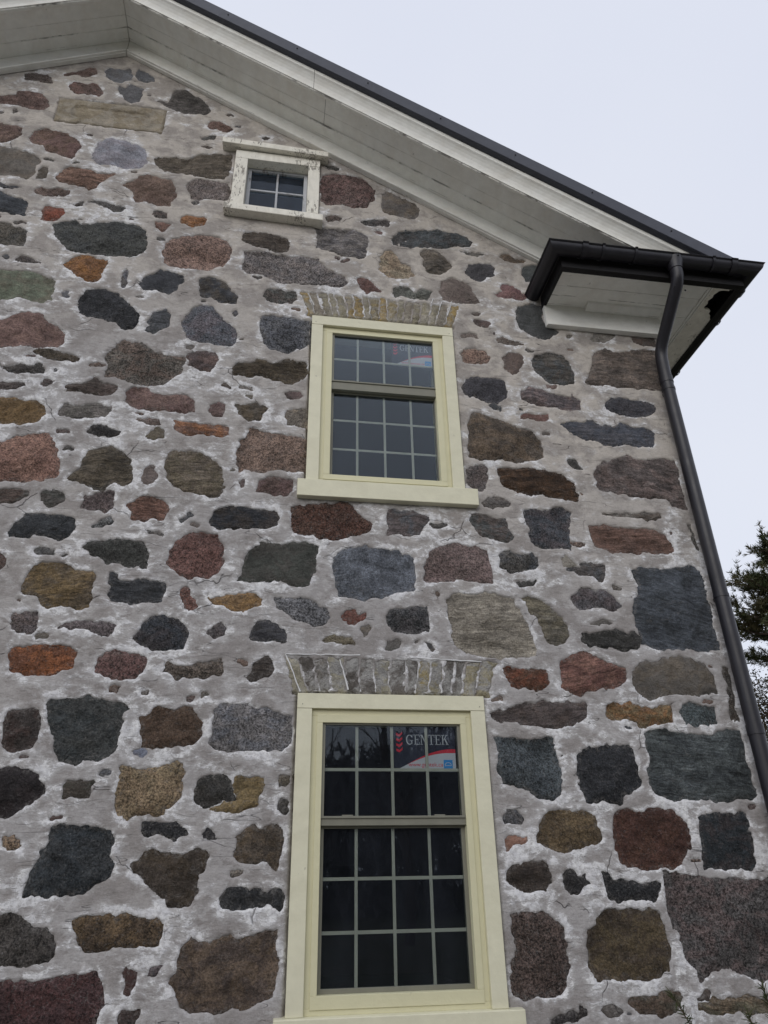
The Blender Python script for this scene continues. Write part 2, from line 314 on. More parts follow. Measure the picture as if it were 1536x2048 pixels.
STONES = """
@A
5a4f4b m 19,18 28,18 36,19 41,24 39,26 30,24 20,23
6e5a52 m 49,18 62,16 70,13 74,14 74,18 67,21 63,20 58,19 50,20
6e554e m 53,26 57,24 64,26 69,27 71,25 75,26 79,33 77,35 68,34 58,33 54,30
66686d p 80,17 84,14 93,15 101,14 103,20 99,24 87,25 82,21
66686d p 105,18 107,15 114,18 119,22 118,25 111,25 105,22
5f5f62 p 90,27 97,29 100,27 106,28 112,30 109,35 107,40 101,42 96,39 93,34
69544d m -8,35 12,35 13,32 20,31 33,34 37,39 38,43 34,46 25,46 15,43 5,42 -8,40
6a564f m -14,57 0,56 5,57 17,60 16,66 10,69 5,72 -5,71 -14,70
67504b m 23,67 27,62 34,60 42,62 52,64 60,69 63,75 59,79 56,84 48,82 36,78 33,73 24,72
8a8b95 p 70,83 73,76 76,71 83,68 94,70 106,73 112,79 112,87 109,90 97,91 85,89 76,88
605b55 p -20,74 0,74 10,76 20,78 29,82 31,86 28,90 27,95 22,99 12,97 0,96 -20,95
7c6051 b 43,97 49,92 53,89 61,90 69,92 77,95 90,95 84,98 77,102 74,106 69,108 66,106 55,104 45,101
705a4f m 94,103 102,100 112,95 118,97 132,100 134,107 135,113 130,121 120,119 111,116 104,117 101,108
5c554c p 28,99 30,92 33,90 37,91 35,98 32,100
3e4045 d -8,102 0,102 8,104 17,105 10,107 0,105 -8,105
63524c m 25,108 32,105 38,107 45,106 53,108 50,112 40,113 32,111
464a50 b -12,108 2,108 8,112 18,114 21,118 20,127 10,126 0,124 -12,124
7e4634 m 32,124 35,120 40,120 49,122 48,126 44,131 38,132 32,129
4d4a47 d 67,117 75,116 84,118 92,120 97,122 94,125 87,124 80,120
4d4a47 d 56,118 62,116 66,116 63,120 58,120
4b4643 d 117,124 121,123 128,125 129,129 123,129 118,127
7b5f56 m 119,132 125,132 131,134 128,139 123,139 120,135
865932 m 138,131 143,128 150,128 157,128 160,131 157,135 147,136 141,134
55534f s -12,132 2,132 10,134 20,139 21,143 17,150 8,150 -12,150
5c5550 d 9,46 13,45 14,48 10,49
@Z
575350 b 305,199 335,206 341,190 353,181 375,181 385,190 408,203 424,221 418,229 395,229 370,228 340,217
5e5549 b 307,313 340,315 378,318 400,309 430,308 465,310 463,340 447,358 420,357 385,352 345,347 325,340 310,330
4b4c49 d 101,449 125,444 151,441 161,449 182,449 203,444 234,446 268,446 284,454 292,467 297,483 292,500 286,508 260,513 221,511 165,506 143,502 133,498 115,475 104,462
7a6358 s 322,505 330,490 345,478 375,473 405,470 435,473 452,483 463,500 460,520 450,532 425,540 390,538 345,533 328,525
6d6461 s 372,375 380,362 400,358 430,362 458,368 462,385 455,400 430,398 405,397 395,402 380,395
5f5a57 s 381,402 392,399 400,404 396,410 385,409
3f4044 b 395,568 398,555 410,553 425,555 440,562 456,569 461,579 474,592 477,608 455,605 430,600 415,596 400,590
55585f s 363,650 372,630 385,618 402,609 425,612 438,628 455,645 470,658 476,672 470,688 455,694 435,692 415,685 390,683 370,672
5f4e49 m 372,712 385,704 400,703 430,704 436,718 430,735 420,743 400,740 378,733
7c5336 b 345,843 400,848 456,852 458,868 440,872 400,870 372,868 350,860
7b5c50 s -25,880 13,880 39,872 65,868 99,867 109,885 117,900 119,930 116,952 95,958 60,963 30,961 -25,962
635a49 b 329,935 333,915 345,903 370,903 400,907 425,915 440,935 449,960 449,980 440,992 425,998 400,990 370,982 350,975 337,955
4a3625 b 996,939 1017,936 1040,935 1067,936 1095,941 1124,949 1140,960 1151,975 1158,992 1158,1004 1135,1003 1100,993 1062,990 1035,985 1012,975 1000,960
4f362c s 582,1011 600,1010 640,1008 650,1006 665,1006 695,1003 710,1018 730,1035 744,1050 742,1064 720,1070 690,1075 660,1079 625,1073 590,1066 580,1055 584,1035
837c70 b 893,1200 905,1192 935,1188 970,1186 1000,1190 1025,1200 1045,1225 1060,1260 1073,1300 1070,1313 1040,1317 1000,1318 960,1312 930,1308 915,1295 903,1270 898,1235
444950 b 1266,1139 1277,1134 1310,1139 1345,1138 1380,1134 1400,1140 1406,1150 1420,1210 1432,1270 1445,1302 1400,1303 1350,1300 1300,1297 1285,1290 1283,1265 1272,1250 1268,1230 1266,1205 1277,1180 1270,1155
6f6752 m 642,1275 660,1270 690,1272 711,1276 711,1291 680,1287 650,1283
7c4a28 m 18,1310 25,1296 40,1290 70,1289 110,1288 140,1292 157,1303 155,1318 143,1338 115,1348 80,1351 50,1346 22,1338
6b4f4b s 190,1330 198,1312 215,1303 245,1303 280,1308 297,1320 290,1345 270,1358 240,1360 215,1352 192,1345
3b3532 m 4,1460 12,1430 17,1418 32,1418 50,1421 65,1416 78,1420 83,1438 79,1480 70,1495 50,1500 30,1508 12,1498 3,1480
32373b d 103,1655 115,1650 135,1647 165,1648 200,1648 215,1655 228,1668 225,1690 220,1710 226,1735 222,1750 195,1765 165,1787 130,1790 95,1797 60,1790 42,1790 52,1762 70,1725 88,1700 98,1670
3b4042 b 1287,1466 1310,1458 1340,1458 1355,1466 1385,1466 1420,1470 1440,1462 1482,1460 1490,1500 1505,1560 1515,1592 1505,1600 1470,1602 1420,1602 1380,1600 1340,1598 1310,1590 1300,1570 1295,1545 1297,1525 1291,1495
462e26 m 1223,1660 1226,1630 1240,1620 1255,1615 1280,1622 1310,1617 1345,1620 1365,1635 1378,1660 1380,1690 1372,1715 1358,1735 1330,1738 1285,1736 1255,1733 1240,1725 1232,1695
2b3034 d 1395,1650 1400,1632 1425,1625 1460,1625 1490,1628 1500,1660 1508,1690 1513,1725 1500,1740 1460,1740 1430,1740 1412,1738 1402,1700
454241 s 1325,1745 1352,1740 1365,1750 1400,1753 1450,1760 1500,1757 1545,1752 1575,1950 1520,1960 1490,1950 1450,1935 1430,1945 1400,1965 1390,1940 1375,1920 1368,1890 1350,1860 1335,1810
423e3a d 1442,1330 1452,1330 1475,1430 1482,1445 1462,1440 1455,1390
4a4844 d 1376,1052 1382,1048 1402,1128 1396,1105 1385,1085
@B
6b554d m 5,20 9,16 15,17 22,20 26,23 22,25 12,23 7,22
4f4a47 d 21,11 25,11 26,12 22,13
504e4b d 1,29 8,28 13,27 11,30 5,31 1,30
55514e d 1,36 6,35 11,37 6,38
413d3b d 47,29 51,28 55,29 53,31 49,31
4a4743 d 93,49 97,51 103,50 108,53 104,54 97,53
644d49 s 92,62 94,58 102,56 112,58 124,60 130,65 135,70 133,77 128,82 120,83 110,81 98,81 93,78 92,70
524e4a d 95,89 103,88 110,91 108,93 97,93
504f4f d 122,93 128,92 133,92 142,92 147,94 145,97 136,97 127,96
6b5450 p 133,101 138,100 141,102 140,104 134,102
615e60 b 89,98 98,98 110,99 123,101 129,105 130,110 128,120 122,122 110,119 97,116 89,114 89,105
4c443d b 31,107 34,102 42,102 52,102 60,104 67,107 69,111 68,116 60,117 50,114 40,111
605c5c s 34,116 40,117 52,116 60,119 70,120 80,121 92,122 95,128 104,133 112,136 113,141 108,144 95,142 80,141 62,141 55,137 46,134 38,134 32,128 33,121
@L
625d5a p 5,15 10,13 16,15 24,19 31,22 34,27 34,32 30,34 22,33 12,31 6,27 5,21
484d50 b 13,50 15,46 23,42 30,43 44,42 58,44 66,46 72,50 76,52 73,55 60,56 45,56 27,56 14,54
685f54 b 34,60 37,57 44,57 52,61 56,65 60,70 56,74 50,76 43,76 38,74 36,68 38,65
8b7f6b m 4,63 8,58 14,59 17,63 20,68 28,71 30,78 26,80 18,80 9,78 4,73 4,68
625e58 p 65,59 75,60 85,61 80,63 70,62
464447 p 70,75 72,69 78,68 88,69 92,72 91,76 93,78 87,79 81,82 75,80
5c5045 m 95,63 99,61 103,61 107,65 116,66 118,67 112,67 106,67 100,67
746761 p 51,82 57,79 68,82 75,87 77,92 79,95 81,99 74,99 62,98 52,95 50,90
7a5b5b m 91,91 97,89 96,86 98,83 107,86 112,89 118,94 113,96 104,95 98,94 92,93
4b4e4d p 114,71 120,70 128,70 128,84 116,82 113,76
61635c m 14,87 19,85 26,86 31,90 36,87 44,89 42,93 41,97 33,96 25,95 20,93 16,95 14,93
@M
474949 p 50,8 53,5 64,3 70,4 71,10 72,18 80,22 84,24 80,28 73,31 66,28 60,26 54,22 51,15
65544f p 18,15 22,15 31,16 31,20 28,22 24,20 19,19
70645c p 8,26 15,25 20,27 24,30 17,29 9,29
5a5450 p 15,11 21,9 25,10 21,12
58504a b 36,30 39,28 45,31 53,32 57,33 52,35 43,34 37,33
7a665a s 8,41 11,38 20,38 24,38 29,42 32,45 28,49 18,49 9,47
6f5f57 p 41,43 44,40 52,40 56,43 57,48 53,55 48,57 43,53 42,48
484a4b b 62,46 64,42 72,41 80,41 88,43 92,48 95,55 95,64 88,65 78,64 73,62 68,56 64,52
6a5e55 b 103,63 107,56 109,50 108,45 112,40 118,38 126,40 132,41 140,38 158,39 161,55 164,70 150,69 140,68 125,66 110,66
3e3d42 d 10,66 12,61 15,59 24,60 34,60 42,62 44,66 45,70 43,74 39,78 36,80 30,79 22,76 13,73 10,70
45484b p 28,80 34,80 39,82 40,85 33,83
6a5c5a b 55,70 60,67 67,68 73,70 82,73 93,74 94,70 95,74 100,77 100,84 93,85 82,83 70,82 60,79 55,76
674a45 p 54,88 58,86 66,88 75,88 75,92 68,93 60,91 55,91
6b5c58 p 74,65 82,65 82,68 76,68
3d3d43 d 119,80 122,75 130,75 142,77 157,80 159,84 155,89 145,90 135,88 124,86 120,83
4e525c b 83,94 92,94 100,93 109,92 115,96 126,98 132,95 142,97 153,99 158,104 156,113 146,113 135,112 120,112 108,108 95,104 91,100
5f5142 m 15,92 16,88 20,87 32,90 45,95 55,99 63,100 67,104 71,110 73,121 66,124 57,125 40,124 25,122 14,121 14,110 14,100
55504f s 13,130 20,127 28,126 30,130 30,138 28,145 24,148 16,145 13,140
4a4a49 p 90,123 97,123 100,128 105,130 98,130 91,127
77726b p 107,30 112,26 120,26 127,26 126,30 118,32 110,33
524c47 p 139,28 146,29 156,29 158,36 150,36 141,33
@N
6a5c57 b 71,19 74,12 85,8 97,4 110,8 125,6 132,9 134,8 136,15 140,30 144,46 136,45 126,38 115,38 100,36 92,34 76,30 74,26
474a50 s 18,46 25,45 35,46 48,44 54,48 55,55 54,66 55,77 45,76 35,75 27,73 23,70 21,63 22,58 18,54
5f5b56 b 76,48 90,48 105,49 115,48 123,49 124,52 120,55 105,53 92,51 80,50
684f44 b 66,58 72,58 80,57 90,59 105,60 120,61 127,64 129,70 133,75 134,79 127,81 115,79 100,80 88,79 80,76 72,72 69,65
44474b s 0,79 8,78 16,81 24,78 30,82 31,88 27,92 16,95 5,94 0,90
4d4e50 b 50,91 55,89 62,90 60,87 67,86 75,87 81,89 82,95 80,101 76,102 72,97 64,96 53,93
4f4d50 s 53,115 57,110 63,106 70,108 82,108 86,113 92,117 94,120 86,124 78,122 68,122 62,124 58,119
3f3e3b d 12,103 18,100 28,100 27,104 20,105 15,106
8b857a p 47,84 49,81 55,84 60,88 53,90 48,88
6d6655 b 16,114 22,113 32,115 40,121 48,129 52,136 54,143 50,148 44,149 38,148 33,142 29,133 24,125 19,119
55534f p 64,133 72,133 80,131 88,133 78,135 70,134
@I
55565a b 48,26 54,26 60,28 70,28 80,33 81,36 77,40 75,44 66,47 56,46 47,47 48,38
4d4f4f b 111,30 118,29 126,32 140,34 141,40 144,48 140,52 128,49 118,46 114,40
54504d b 120,22 128,17 137,18 144,21 140,24 130,26 124,24
60656e m 7,62 12,59 20,56 32,54 42,56 52,58 58,57 62,61 69,64 69,72 70,80 70,88 60,90 50,93 40,95 30,96 20,95 11,94 8,84 6,76 6,67
6c5b58 s 77,65 81,61 82,57 90,55 100,52 106,54 115,54 124,58 127,66 129,75 129,84 118,84 108,81 100,81 92,83 82,82 76,81 76,73
3e3f41 s 47,108 51,104 60,103 70,102 78,101 79,106 80,113 82,120 72,123 62,122 52,121 49,115
7a463a m 12,109 18,104 22,103 26,106 32,105 31,110 27,113 22,115 14,113
5f5d58 p 46,132 48,128 54,127 59,130 57,133 51,136 45,135
4c4c4f p 76,129 82,130 85,134 82,136 79,133
66625d p 28,117 33,114 36,117 34,122 31,124 28,120
@H
34363b b 46,36 50,28 60,24 68,23 80,26 90,26 99,28 100,34 98,39 92,41 82,42 70,42 50,42 47,39
444641 p 68,82 71,76 72,65 75,58 80,54 88,51 95,53 110,52 120,52 130,55 129,62 129,70 124,78 122,86 110,85 100,82 88,82 78,83
6b4d46 s 10,68 14,65 15,58 20,50 28,46 35,44 45,45 52,46 56,52 57,62 57,70 52,76 46,79 37,78 28,80 22,77 16,73
6b4a40 s 23,90 27,85 31,88 33,95 35,100 31,104 26,102 23,97
8a6a3e m 42,90 46,94 55,92 65,92 75,91 82,92 85,95 84,100 78,102 73,105 66,104 57,101 47,99
504c4d s 44,121 48,115 56,112 59,117 57,124 50,125 46,123
3c3c40 b 76,125 78,118 83,112 92,112 100,117 105,123 105,128 95,128 85,128 78,127
65504d m 82,8 84,3 92,2 100,2 110,4 112,8 110,13 102,16 92,15 80,13
5c4f4c m 68,4 73,3 72,9 69,11
4e4f51 d 21,33 26,32 30,29 34,32 28,34 24,36
6a6a6d s 96,92 104,95 112,95 120,95 130,100 138,104 138,114 125,115 112,111 104,107 96,102
@J
403a36 b 94,20 98,16 98,10 104,8 112,5 115,12 113,18 106,21 98,24
5c5249 s 27,18 32,10 40,12 46,12 60,9 75,6 76,12 77,16 70,19 60,22 48,21 40,23 35,20
4a3a2e m 11,52 18,49 20,43 25,42 32,45 38,46 45,43 51,44 56,49 57,54 60,57 58,66 54,73 42,74 30,75 20,76 11,75 11,63
5f6065 s 66,52 69,46 74,42 82,41 95,42 102,44 109,42 115,48 122,49 128,50 128,65 127,72 120,77 110,78 95,77 80,77 70,77 64,71 66,62
343331 d 53,108 56,102 62,98 70,97 80,98 83,104 86,116 76,117 66,121 62,123 55,117
6f5f40 m 84,97 92,96 105,98 108,103 106,110 102,116 103,119 95,122 84,126 75,125 64,125 67,122 76,118 87,116 84,104
4e4b46 d 118,101 121,97 127,96 127,102 124,106 118,105
504c47 d 115,120 118,115 125,117 126,124 122,126 116,123
2c2c2e d 12,139 12,134 18,131 28,131 40,133 48,136 50,139 46,142 40,146 33,144 25,142 15,144
36353a d 60,141 63,137 67,138 70,142 72,146 65,144 61,144
7e8496 p 6,77 12,75 16,78 14,81 7,81
@K
574a3a m 84,10 90,7 95,3 98,0 105,4 115,2 121,4 123,10 122,20 120,28 119,37 112,34 105,30 98,31 88,30 85,26 85,18
43392d m 6,38 6,31 11,26 16,22 22,20 27,22 31,24 35,22 44,23 50,19 56,18 60,22 64,25 62,32 58,38 56,44 55,53 52,60 46,65 36,66 32,62 28,55 20,49 15,43 9,40
2e3033 d 71,62 71,56 75,52 80,48 90,48 100,50 110,51 118,49 122,50 122,60 120,68 115,65 112,62 100,65 88,68 80,70 75,66
4b4039 m 34,122 38,114 40,105 41,96 45,93 50,89 57,91 65,90 72,85 80,83 86,87 93,87 100,83 110,82 117,80 118,90 119,100 117,110 116,125 112,133 105,138 97,143 82,143 75,147 62,146 48,146 43,140 40,130 37,125
@G
6e5049 m 120,3 126,3 132,5 136,9 141,12 134,13 127,15 122,9
4e4f4c s 49,14 51,10 57,11 62,10 67,13 74,12 75,18 70,22 60,22 53,21 49,18
4e5056 s 46,33 49,31 58,31 67,33 76,34 84,35 84,48 84,54 78,57 68,60 60,58 53,57 50,55 48,48 46,42
504637 b 23,71 28,68 38,67 42,66 43,63 50,65 56,67 64,65 72,64 77,67 83,68 84,76 78,81 70,84 60,82 50,80 42,77 38,79 30,77 25,76
544a43 p 17,83 20,81 22,85 25,88 21,87 15,84
5d4d4b p 65,91 70,89 76,90 80,92 76,95 68,95
5f4b49 m 7,100 12,98 18,99 19,103 18,109 12,108 8,105
514a41 b 28,99 36,99 42,98 50,101 53,103 49,108 47,112 38,112 30,108 28,103
7d7160 m 65,110 67,104 72,103 78,102 83,104 83,118 75,116 67,115
7a6558 s 28,145 28,135 30,128 36,124 37,117 45,118 52,121 62,122 73,124 81,127 81,140 80,151 68,151 58,150 48,152 38,150 30,151
47464a d 24,29 27,27 30,29 27,31
@C
45403f d 11,8 11,6 16,4 22,5 27,8 33,10 27,10 15,9
69705f p -16,15 8,15 20,16 32,19 42,24 42,30 40,38 34,41 24,39 15,36 8,37 0,38 -16,38
7a532b m 48,10 54,6 63,4 72,5 83,8 80,16 77,24 72,26 66,25 60,21 54,17 51,14
343538 d 59,44 61,37 66,30 72,29 82,31 92,35 97,39 102,45 107,49 105,55 102,61 96,62 90,58 83,54 75,52 66,51 60,48
3d3f44 p 106,27 110,20 117,19 123,15 130,16 138,18 142,20 140,25 135,30 130,34 120,31 110,31
494b4f b 112,55 117,48 127,45 131,50 130,58 124,61 118,65 111,61 115,58
55555a s 93,25 95,18 100,14 99,22 97,28 94,29
55565a p 48,32 54,31 53,36 49,36
6d5650 m -16,55 4,53 12,49 18,47 25,48 33,50 37,56 45,59 49,65 49,72 44,75 38,74 28,75 20,73 10,74 -16,75
483e32 d 25,77 30,75 38,75 45,77 52,79 61,83 59,86 53,84 42,85 33,82 27,80
3c3a38 d 1,90 10,89 15,87 23,89 30,87 33,89 33,95 25,94 15,96 6,94
4f4845 d -6,101 10,101 19,102 21,105 12,107 -6,107
4c4747 d 30,103 34,99 39,100 39,103 34,105
534742 b 49,104 58,102 68,101 72,98 77,101 84,104 90,104 88,110 82,112 72,111 60,108 52,107
534e48 s 80,83 86,77 91,72 96,69 102,71 112,72 118,77 127,81 138,82 143,83 141,92 136,98 126,103 115,104 103,103 92,99 80,97 82,89
644f4b m 96,109 102,105 113,105 118,109 125,111 138,111 146,111 150,118 149,124 142,126 130,124 115,124 105,122 97,118
6c5636 m -16,114 8,114 18,116 30,114 33,118 34,127 28,132 20,134 10,134 -16,133
65605c b 43,126 47,120 52,117 62,119 72,117 80,119 86,120 86,124 80,129 68,130 55,128
2c2c2d d 68,140 70,135 78,135 85,137 91,140 90,143 85,145 75,143
5e5646 p 112,144 116,139 121,135 126,138 126,145 118,146
6a605b m 104,130 112,128 122,130 124,134 115,134 108,132
@D
5b5244 b 50,23 56,19 61,13 64,6 70,0 76,-2 86,-3 95,0 100,8 102,17 100,25 95,28 88,26 80,30 72,30 62,26 56,24
6b615d p 109,17 114,12 120,12 121,20 118,26 114,28 108,23
45433f b -10,33 5,30 15,30 22,31 21,35 15,38 8,41 -10,42
44433f b 30,33 36,31 40,30 50,34 50,38 45,42 37,44 31,39
554a49 s 62,42 65,36 75,32 80,30 89,31 87,36 87,46 80,48 72,46 62,46
5a5a59 s 68,57 75,54 87,51 86,56 78,58 70,59
62473c b 96,43 103,38 110,34 118,37 124,37 130,43 129,50 127,54 118,53 110,56 100,54 99,49
373a3d d 6,60 13,54 20,49 30,48 42,50 50,50 58,52 57,60 52,66 46,70 38,68 28,66 20,68 6,67
4c4c4c d 24,76 30,74 38,74 42,76 41,80 34,81 28,79
3e3e3b d 64,75 68,71 75,70 85,69 95,69 105,69 112,71 114,77 114,91 106,89 97,91 92,88 80,87 76,82 71,83 66,79
5f5240 b 17,108 19,98 23,91 30,87 38,86 50,88 60,92 72,94 74,98 72,106 71,115 69,121 58,122 45,120 32,120 29,113 18,111
3a3b3d b 84,96 88,94 93,99 105,99 115,100 125,102 127,106 128,111 125,117 115,117 100,119 90,117 81,111 84,106
575757 s 113,62 118,62 125,64 124,67 116,65
5a5252 s 8,134 10,125 15,127 20,125 28,125 31,131 28,137 24,141 16,139 9,137
62595a s 42,136 50,133 58,131 70,131 82,131 91,134 88,139 84,144 75,142 66,138 55,137
303338 s 101,144 106,140 112,132 120,128 128,127 138,131 143,137 144,145 141,152 130,154 115,153 105,148
55433c m -8,77 1,79 5,85 3,91 -8,94
4d4b48 d 47,80 52,79 54,81 49,82
@E
363a3b d 34,41 38,37 48,37 58,36 68,35 75,38 88,39 95,41 100,45 95,50 94,58 91,67 89,76 84,82 70,84 58,87 50,87 44,85 42,76 41,65 38,55 35,47
292323 m -12,89 5,91 12,91 20,93 30,95 34,100 35,105 28,114 20,121 12,127 4,130 -12,130
42443c p 47,109 51,100 57,99 63,101 68,99 74,100 71,107 69,112 62,114 55,113 47,114
7a6a50 s 88,122 90,108 92,100 93,90 97,88 103,90 112,91 125,88 135,87 141,88 141,100 140,112 135,119 128,123 118,126 105,129 97,131 91,127
@F
75634c s 2,13 5,9 10,9 15,13 16,17 12,20 7,20 3,17
44382b s 56,73 62,71 75,69 88,69 97,67 105,69 115,70 124,73 125,82 122,92 110,93 98,95 80,97 68,97 62,92 58,83
403c39 s -14,70 3,69 9,67 15,70 20,76 28,79 34,79 40,83 43,90 42,98 38,103 28,106 22,109 10,109 -14,110
4c3230 s -14,119 10,120 25,118 38,116 48,115 55,113 65,113 75,114 79,120 80,130 79,140 76,148 73,165 -14,165
4a3532 p 93,114 98,109 106,111 105,118 103,126 100,131 96,130 96,120
46454a d 115,117 117,110 124,107 122,112 118,117
3f3634 d 90,150 93,143 99,141 108,144 105,152 105,160 90,160
@O
33322f b 81,6 85,5 100,5 109,4 117,6 124,5 128,10 129,15 125,20 115,20 106,18 95,18 85,15 82,10
5a3e2e m 21,34 24,31 30,33 36,33 42,35 48,32 55,34 57,38 57,46 52,51 48,53 42,50 34,50 28,49 24,44 23,38
6b4a42 b 66,26 72,25 75,22 82,20 92,23 105,29 115,32 117,37 114,44 106,48 95,50 86,52 82,55 76,54 70,50 66,47 68,40 66,34
4a4240 b 12,66 20,65 28,64 33,60 45,61 53,58 62,60 72,60 85,60 87,65 86,72 80,76 68,79 55,79 42,79 32,76 22,75 14,74
41474a s 16,86 22,86 30,87 45,86 60,86 61,95 63,103 66,112 67,120 66,129 61,133 55,134 48,133 40,127 30,123 21,121 19,112 17,100
2d2e31 d 78,102 80,97 85,95 95,94 102,91 108,93 119,92 122,100 126,110 126,120 127,124 120,129 114,131 113,137 104,136 95,136 85,136 82,128 80,118 78,110
6a5d55 p 12,56 18,54 23,56 21,58 14,58
@P
55565a s 20,15 23,11 24,6 30,7 33,7 37,13 38,16 36,20 30,19 22,18
8b6450 p 22,31 26,28 33,29 40,28 41,31 36,34 28,36 24,40 22,36
5b4c35 m 48,27 50,20 53,11 60,7 70,8 75,9 80,7 88,9 93,14 95,23 98,30 95,35 85,35 77,37 70,41 62,40 54,36 48,32
403833 b 25,55 27,50 35,49 45,47 53,46 58,51 59,58 58,64 54,71 48,71 40,71 30,68 24,63
2f2d2d d 68,57 70,54 75,53 80,57 86,59 89,66 84,67 80,71 74,72 72,74 69,70
27282a d 97,54 102,56 107,61 115,61 125,63 135,62 142,63 142,72 138,78 132,76 120,77 107,77 102,75 100,66
483c37 s 28,89 35,86 42,85 50,86 57,89 63,94 67,97 69,105 71,115 72,128 70,140 68,148 55,151 42,152 30,152 28,140 28,125 31,115 29,103
42382d m 85,110 86,101 92,94 93,88 100,85 108,83 118,82 128,84 137,83 143,88 145,96 148,105 152,120 150,130 140,136 125,137 112,138 105,141 92,140 88,128 87,118
@Q
4a453a m 48,133 60,130 72,129 83,130 88,135 85,142 75,148 62,146 52,144 48,138
555040 b 100,137 112,134 130,134 150,132 160,134 162,143 140,146 115,146 101,143
4a423d p 100,132 103,127 108,126 112,131 108,134 101,134
3a3432 d -14,150 0,145 7,144 10,138 14,140 18,144 10,147 4,153 -14,156
@R
5f5a54 p 50,38 52,32 56,29 66,28 75,25 85,24 96,26 104,30 109,36 112,42 114,52 105,53 95,53 85,54 75,54 65,57 56,55 52,50 50,45
6d5c40 m 28,68 30,62 36,59 42,62 48,58 57,63 65,64 72,61 77,61 80,67 81,75 72,76 64,78 58,79 50,74 42,73 33,73
475052 s 88,61 94,59 100,60 106,62 111,62 114,70 114,75 106,78 98,77 90,76 87,70
"""
TILE = dict(A=(0,100), B=(400,200), C=(0,500), D=(0,900), E=(0,1300), F=(0,1650), G=(400,550), H=(300,950), I=(650,950), J=(250,1300),
            K=(250,1648), L=(750,350), M=(900,600), N=(1000,900), O=(950,1250), P=(950,1600), Q=(1136,1648), R=(1136,1250))
# ---------------------------------------------------------------- dimensions of the house (metres)
CX = 3.02                     # right corner of the gable wall
APX = -1.70                   # ridge
SR, SL = 0.578, 0.535         # fall of the right and left rake
def rake(x):                  # underside of the raking frieze board
    return 8.565 - (SR*(x-APX) if x >= APX else SL*(APX-x))
LX = -6.42
DEPTH = 8.0
W_UP = dict(x0=0.131, x1=1.242, z0=4.048, z1=5.524, g=(0.290, 1.097, 4.113, 5.392), rail=(4.850, 4.935), sill=(0.076, 1.326, 3.915), rows=(5.156,), rows2=(4.614, 4.365))
W_LO = dict(x0=0.135, x1=1.250, z0=1.050, z1=2.607, g=(0.283, 1.101, 1.132, 2.455), rail=(1.893, 1.947), sill=(0.079, 1.328, 0.925), rows=(2.192,), rows2=(1.641, 1.393))
ATT = (-0.59, 0.147, 6.66, 7.355)
house = tag(empty('stone_house', (CX, 0, 0)), 'fieldstone gable wall of an old house with cream windows, white eaves and dark gutter', 'house')
def under(o):                 # parent to the house, keep world place
    o.parent = house; o.matrix_parent_inverse = Matrix.Translation((-CX, 0, 0)); return o
# ---------------------------------------------------------------- stones
def parse():
    L = []; t = None
    for ln in STONES.strip().splitlines():
        if ln[0] == '@': t = ln[1]; continue
        a = ln.split(); P = [tuple(float(v) for v in q.split(',')) for q in a[2:]]
        if t != 'Z': P = [(TILE[t][0]+u*10/3.84, TILE[t][1]+v*10/3.84) for u, v in P]
        L.append((a[0], a[1], np.array([on_wall(*p) for p in P])))
    return L
KIND = dict(s=(0.62, 0.10, 0.7), b=(0.26, 0.42, 0.9), d=(0.42, 0.12, 0.7), m=(0.36, 0.14, 1.0), p=(0.17, 0.09, 0.7))
def warped(x, z):
    wx = 0.014*fbm(x, z, 0.085, 2, 1) + 0.017*fbm(x, z, 0.034, 3, 2); wz = 0.014*fbm(x, z, 0.085, 2, 3) + 0.017*fbm(x, z, 0.034, 3, 4)
    return x+wx, z+wz
def sdist(px, pz, poly):
    """signed distance to a closed polygon, positive outside"""
    d2 = np.full(px.shape, 1e9); inside = np.zeros(px.shape, bool)
    a = poly; b = np.roll(poly, -1, 0)
    for (ax, az), (bx, bz) in zip(a, b):
        ex, ez = bx-ax, bz-az; t = np.clip(((px-ax)*ex+(pz-az)*ez)/(ex*ex+ez*ez+1e-12), 0, 1)
        d2 = np.minimum(d2, (px-ax-t*ex)**2+(pz-az-t*ez)**2)
        c = ((az > pz) != (bz > pz))
        with np.errstate(divide='ignore', invalid='ignore'): c &= px < (bx-ax)*(pz-az)/(bz-az+1e-15)+ax
        inside ^= c
    d = np.sqrt(d2); return np.where(inside, -d, d)
def area(p): return 0.5*abs(np.dot(p[:, 0], np.roll(p[:, 1], -1))-np.dot(p[:, 1], np.roll(p[:, 0], -1)))
stones = []
for hexc, kind, poly in parse():
    stones.append(dict(poly=poly, hex=hexc, kind=kind, A=area(poly)))
def blob(cx, cz, wx, wz, r):
    n = r.integers(8, 12); th = np.sort((np.arange(n)+r.uniform(-0.3, 0.3, n))/n*2*np.pi); e = 0.62
    q = np.stack([np.sign(np.cos(th))*abs(np.cos(th))**e*wx/2, np.sign(np.sin(th))*abs(np.sin(th))**e*wz/2], 1)*r.uniform(0.82, 1.05, (n, 1))
    a = r.uniform(-0.12, 0.12); c, s = math.cos(a), math.sin(a); return q @ np.array([[c, s], [-s, c]]) + (cx, cz)
PAL = '5a4f4b 6e5a52 605b55 7c6051 3e4045 464a50 4b4c49 7a6358 3f4044 55585f 5f5142 3b3532 6b4d46 444641 62595a 2e3033 7a6a50 4a3a2e 6a5c57 5c5249'.split()
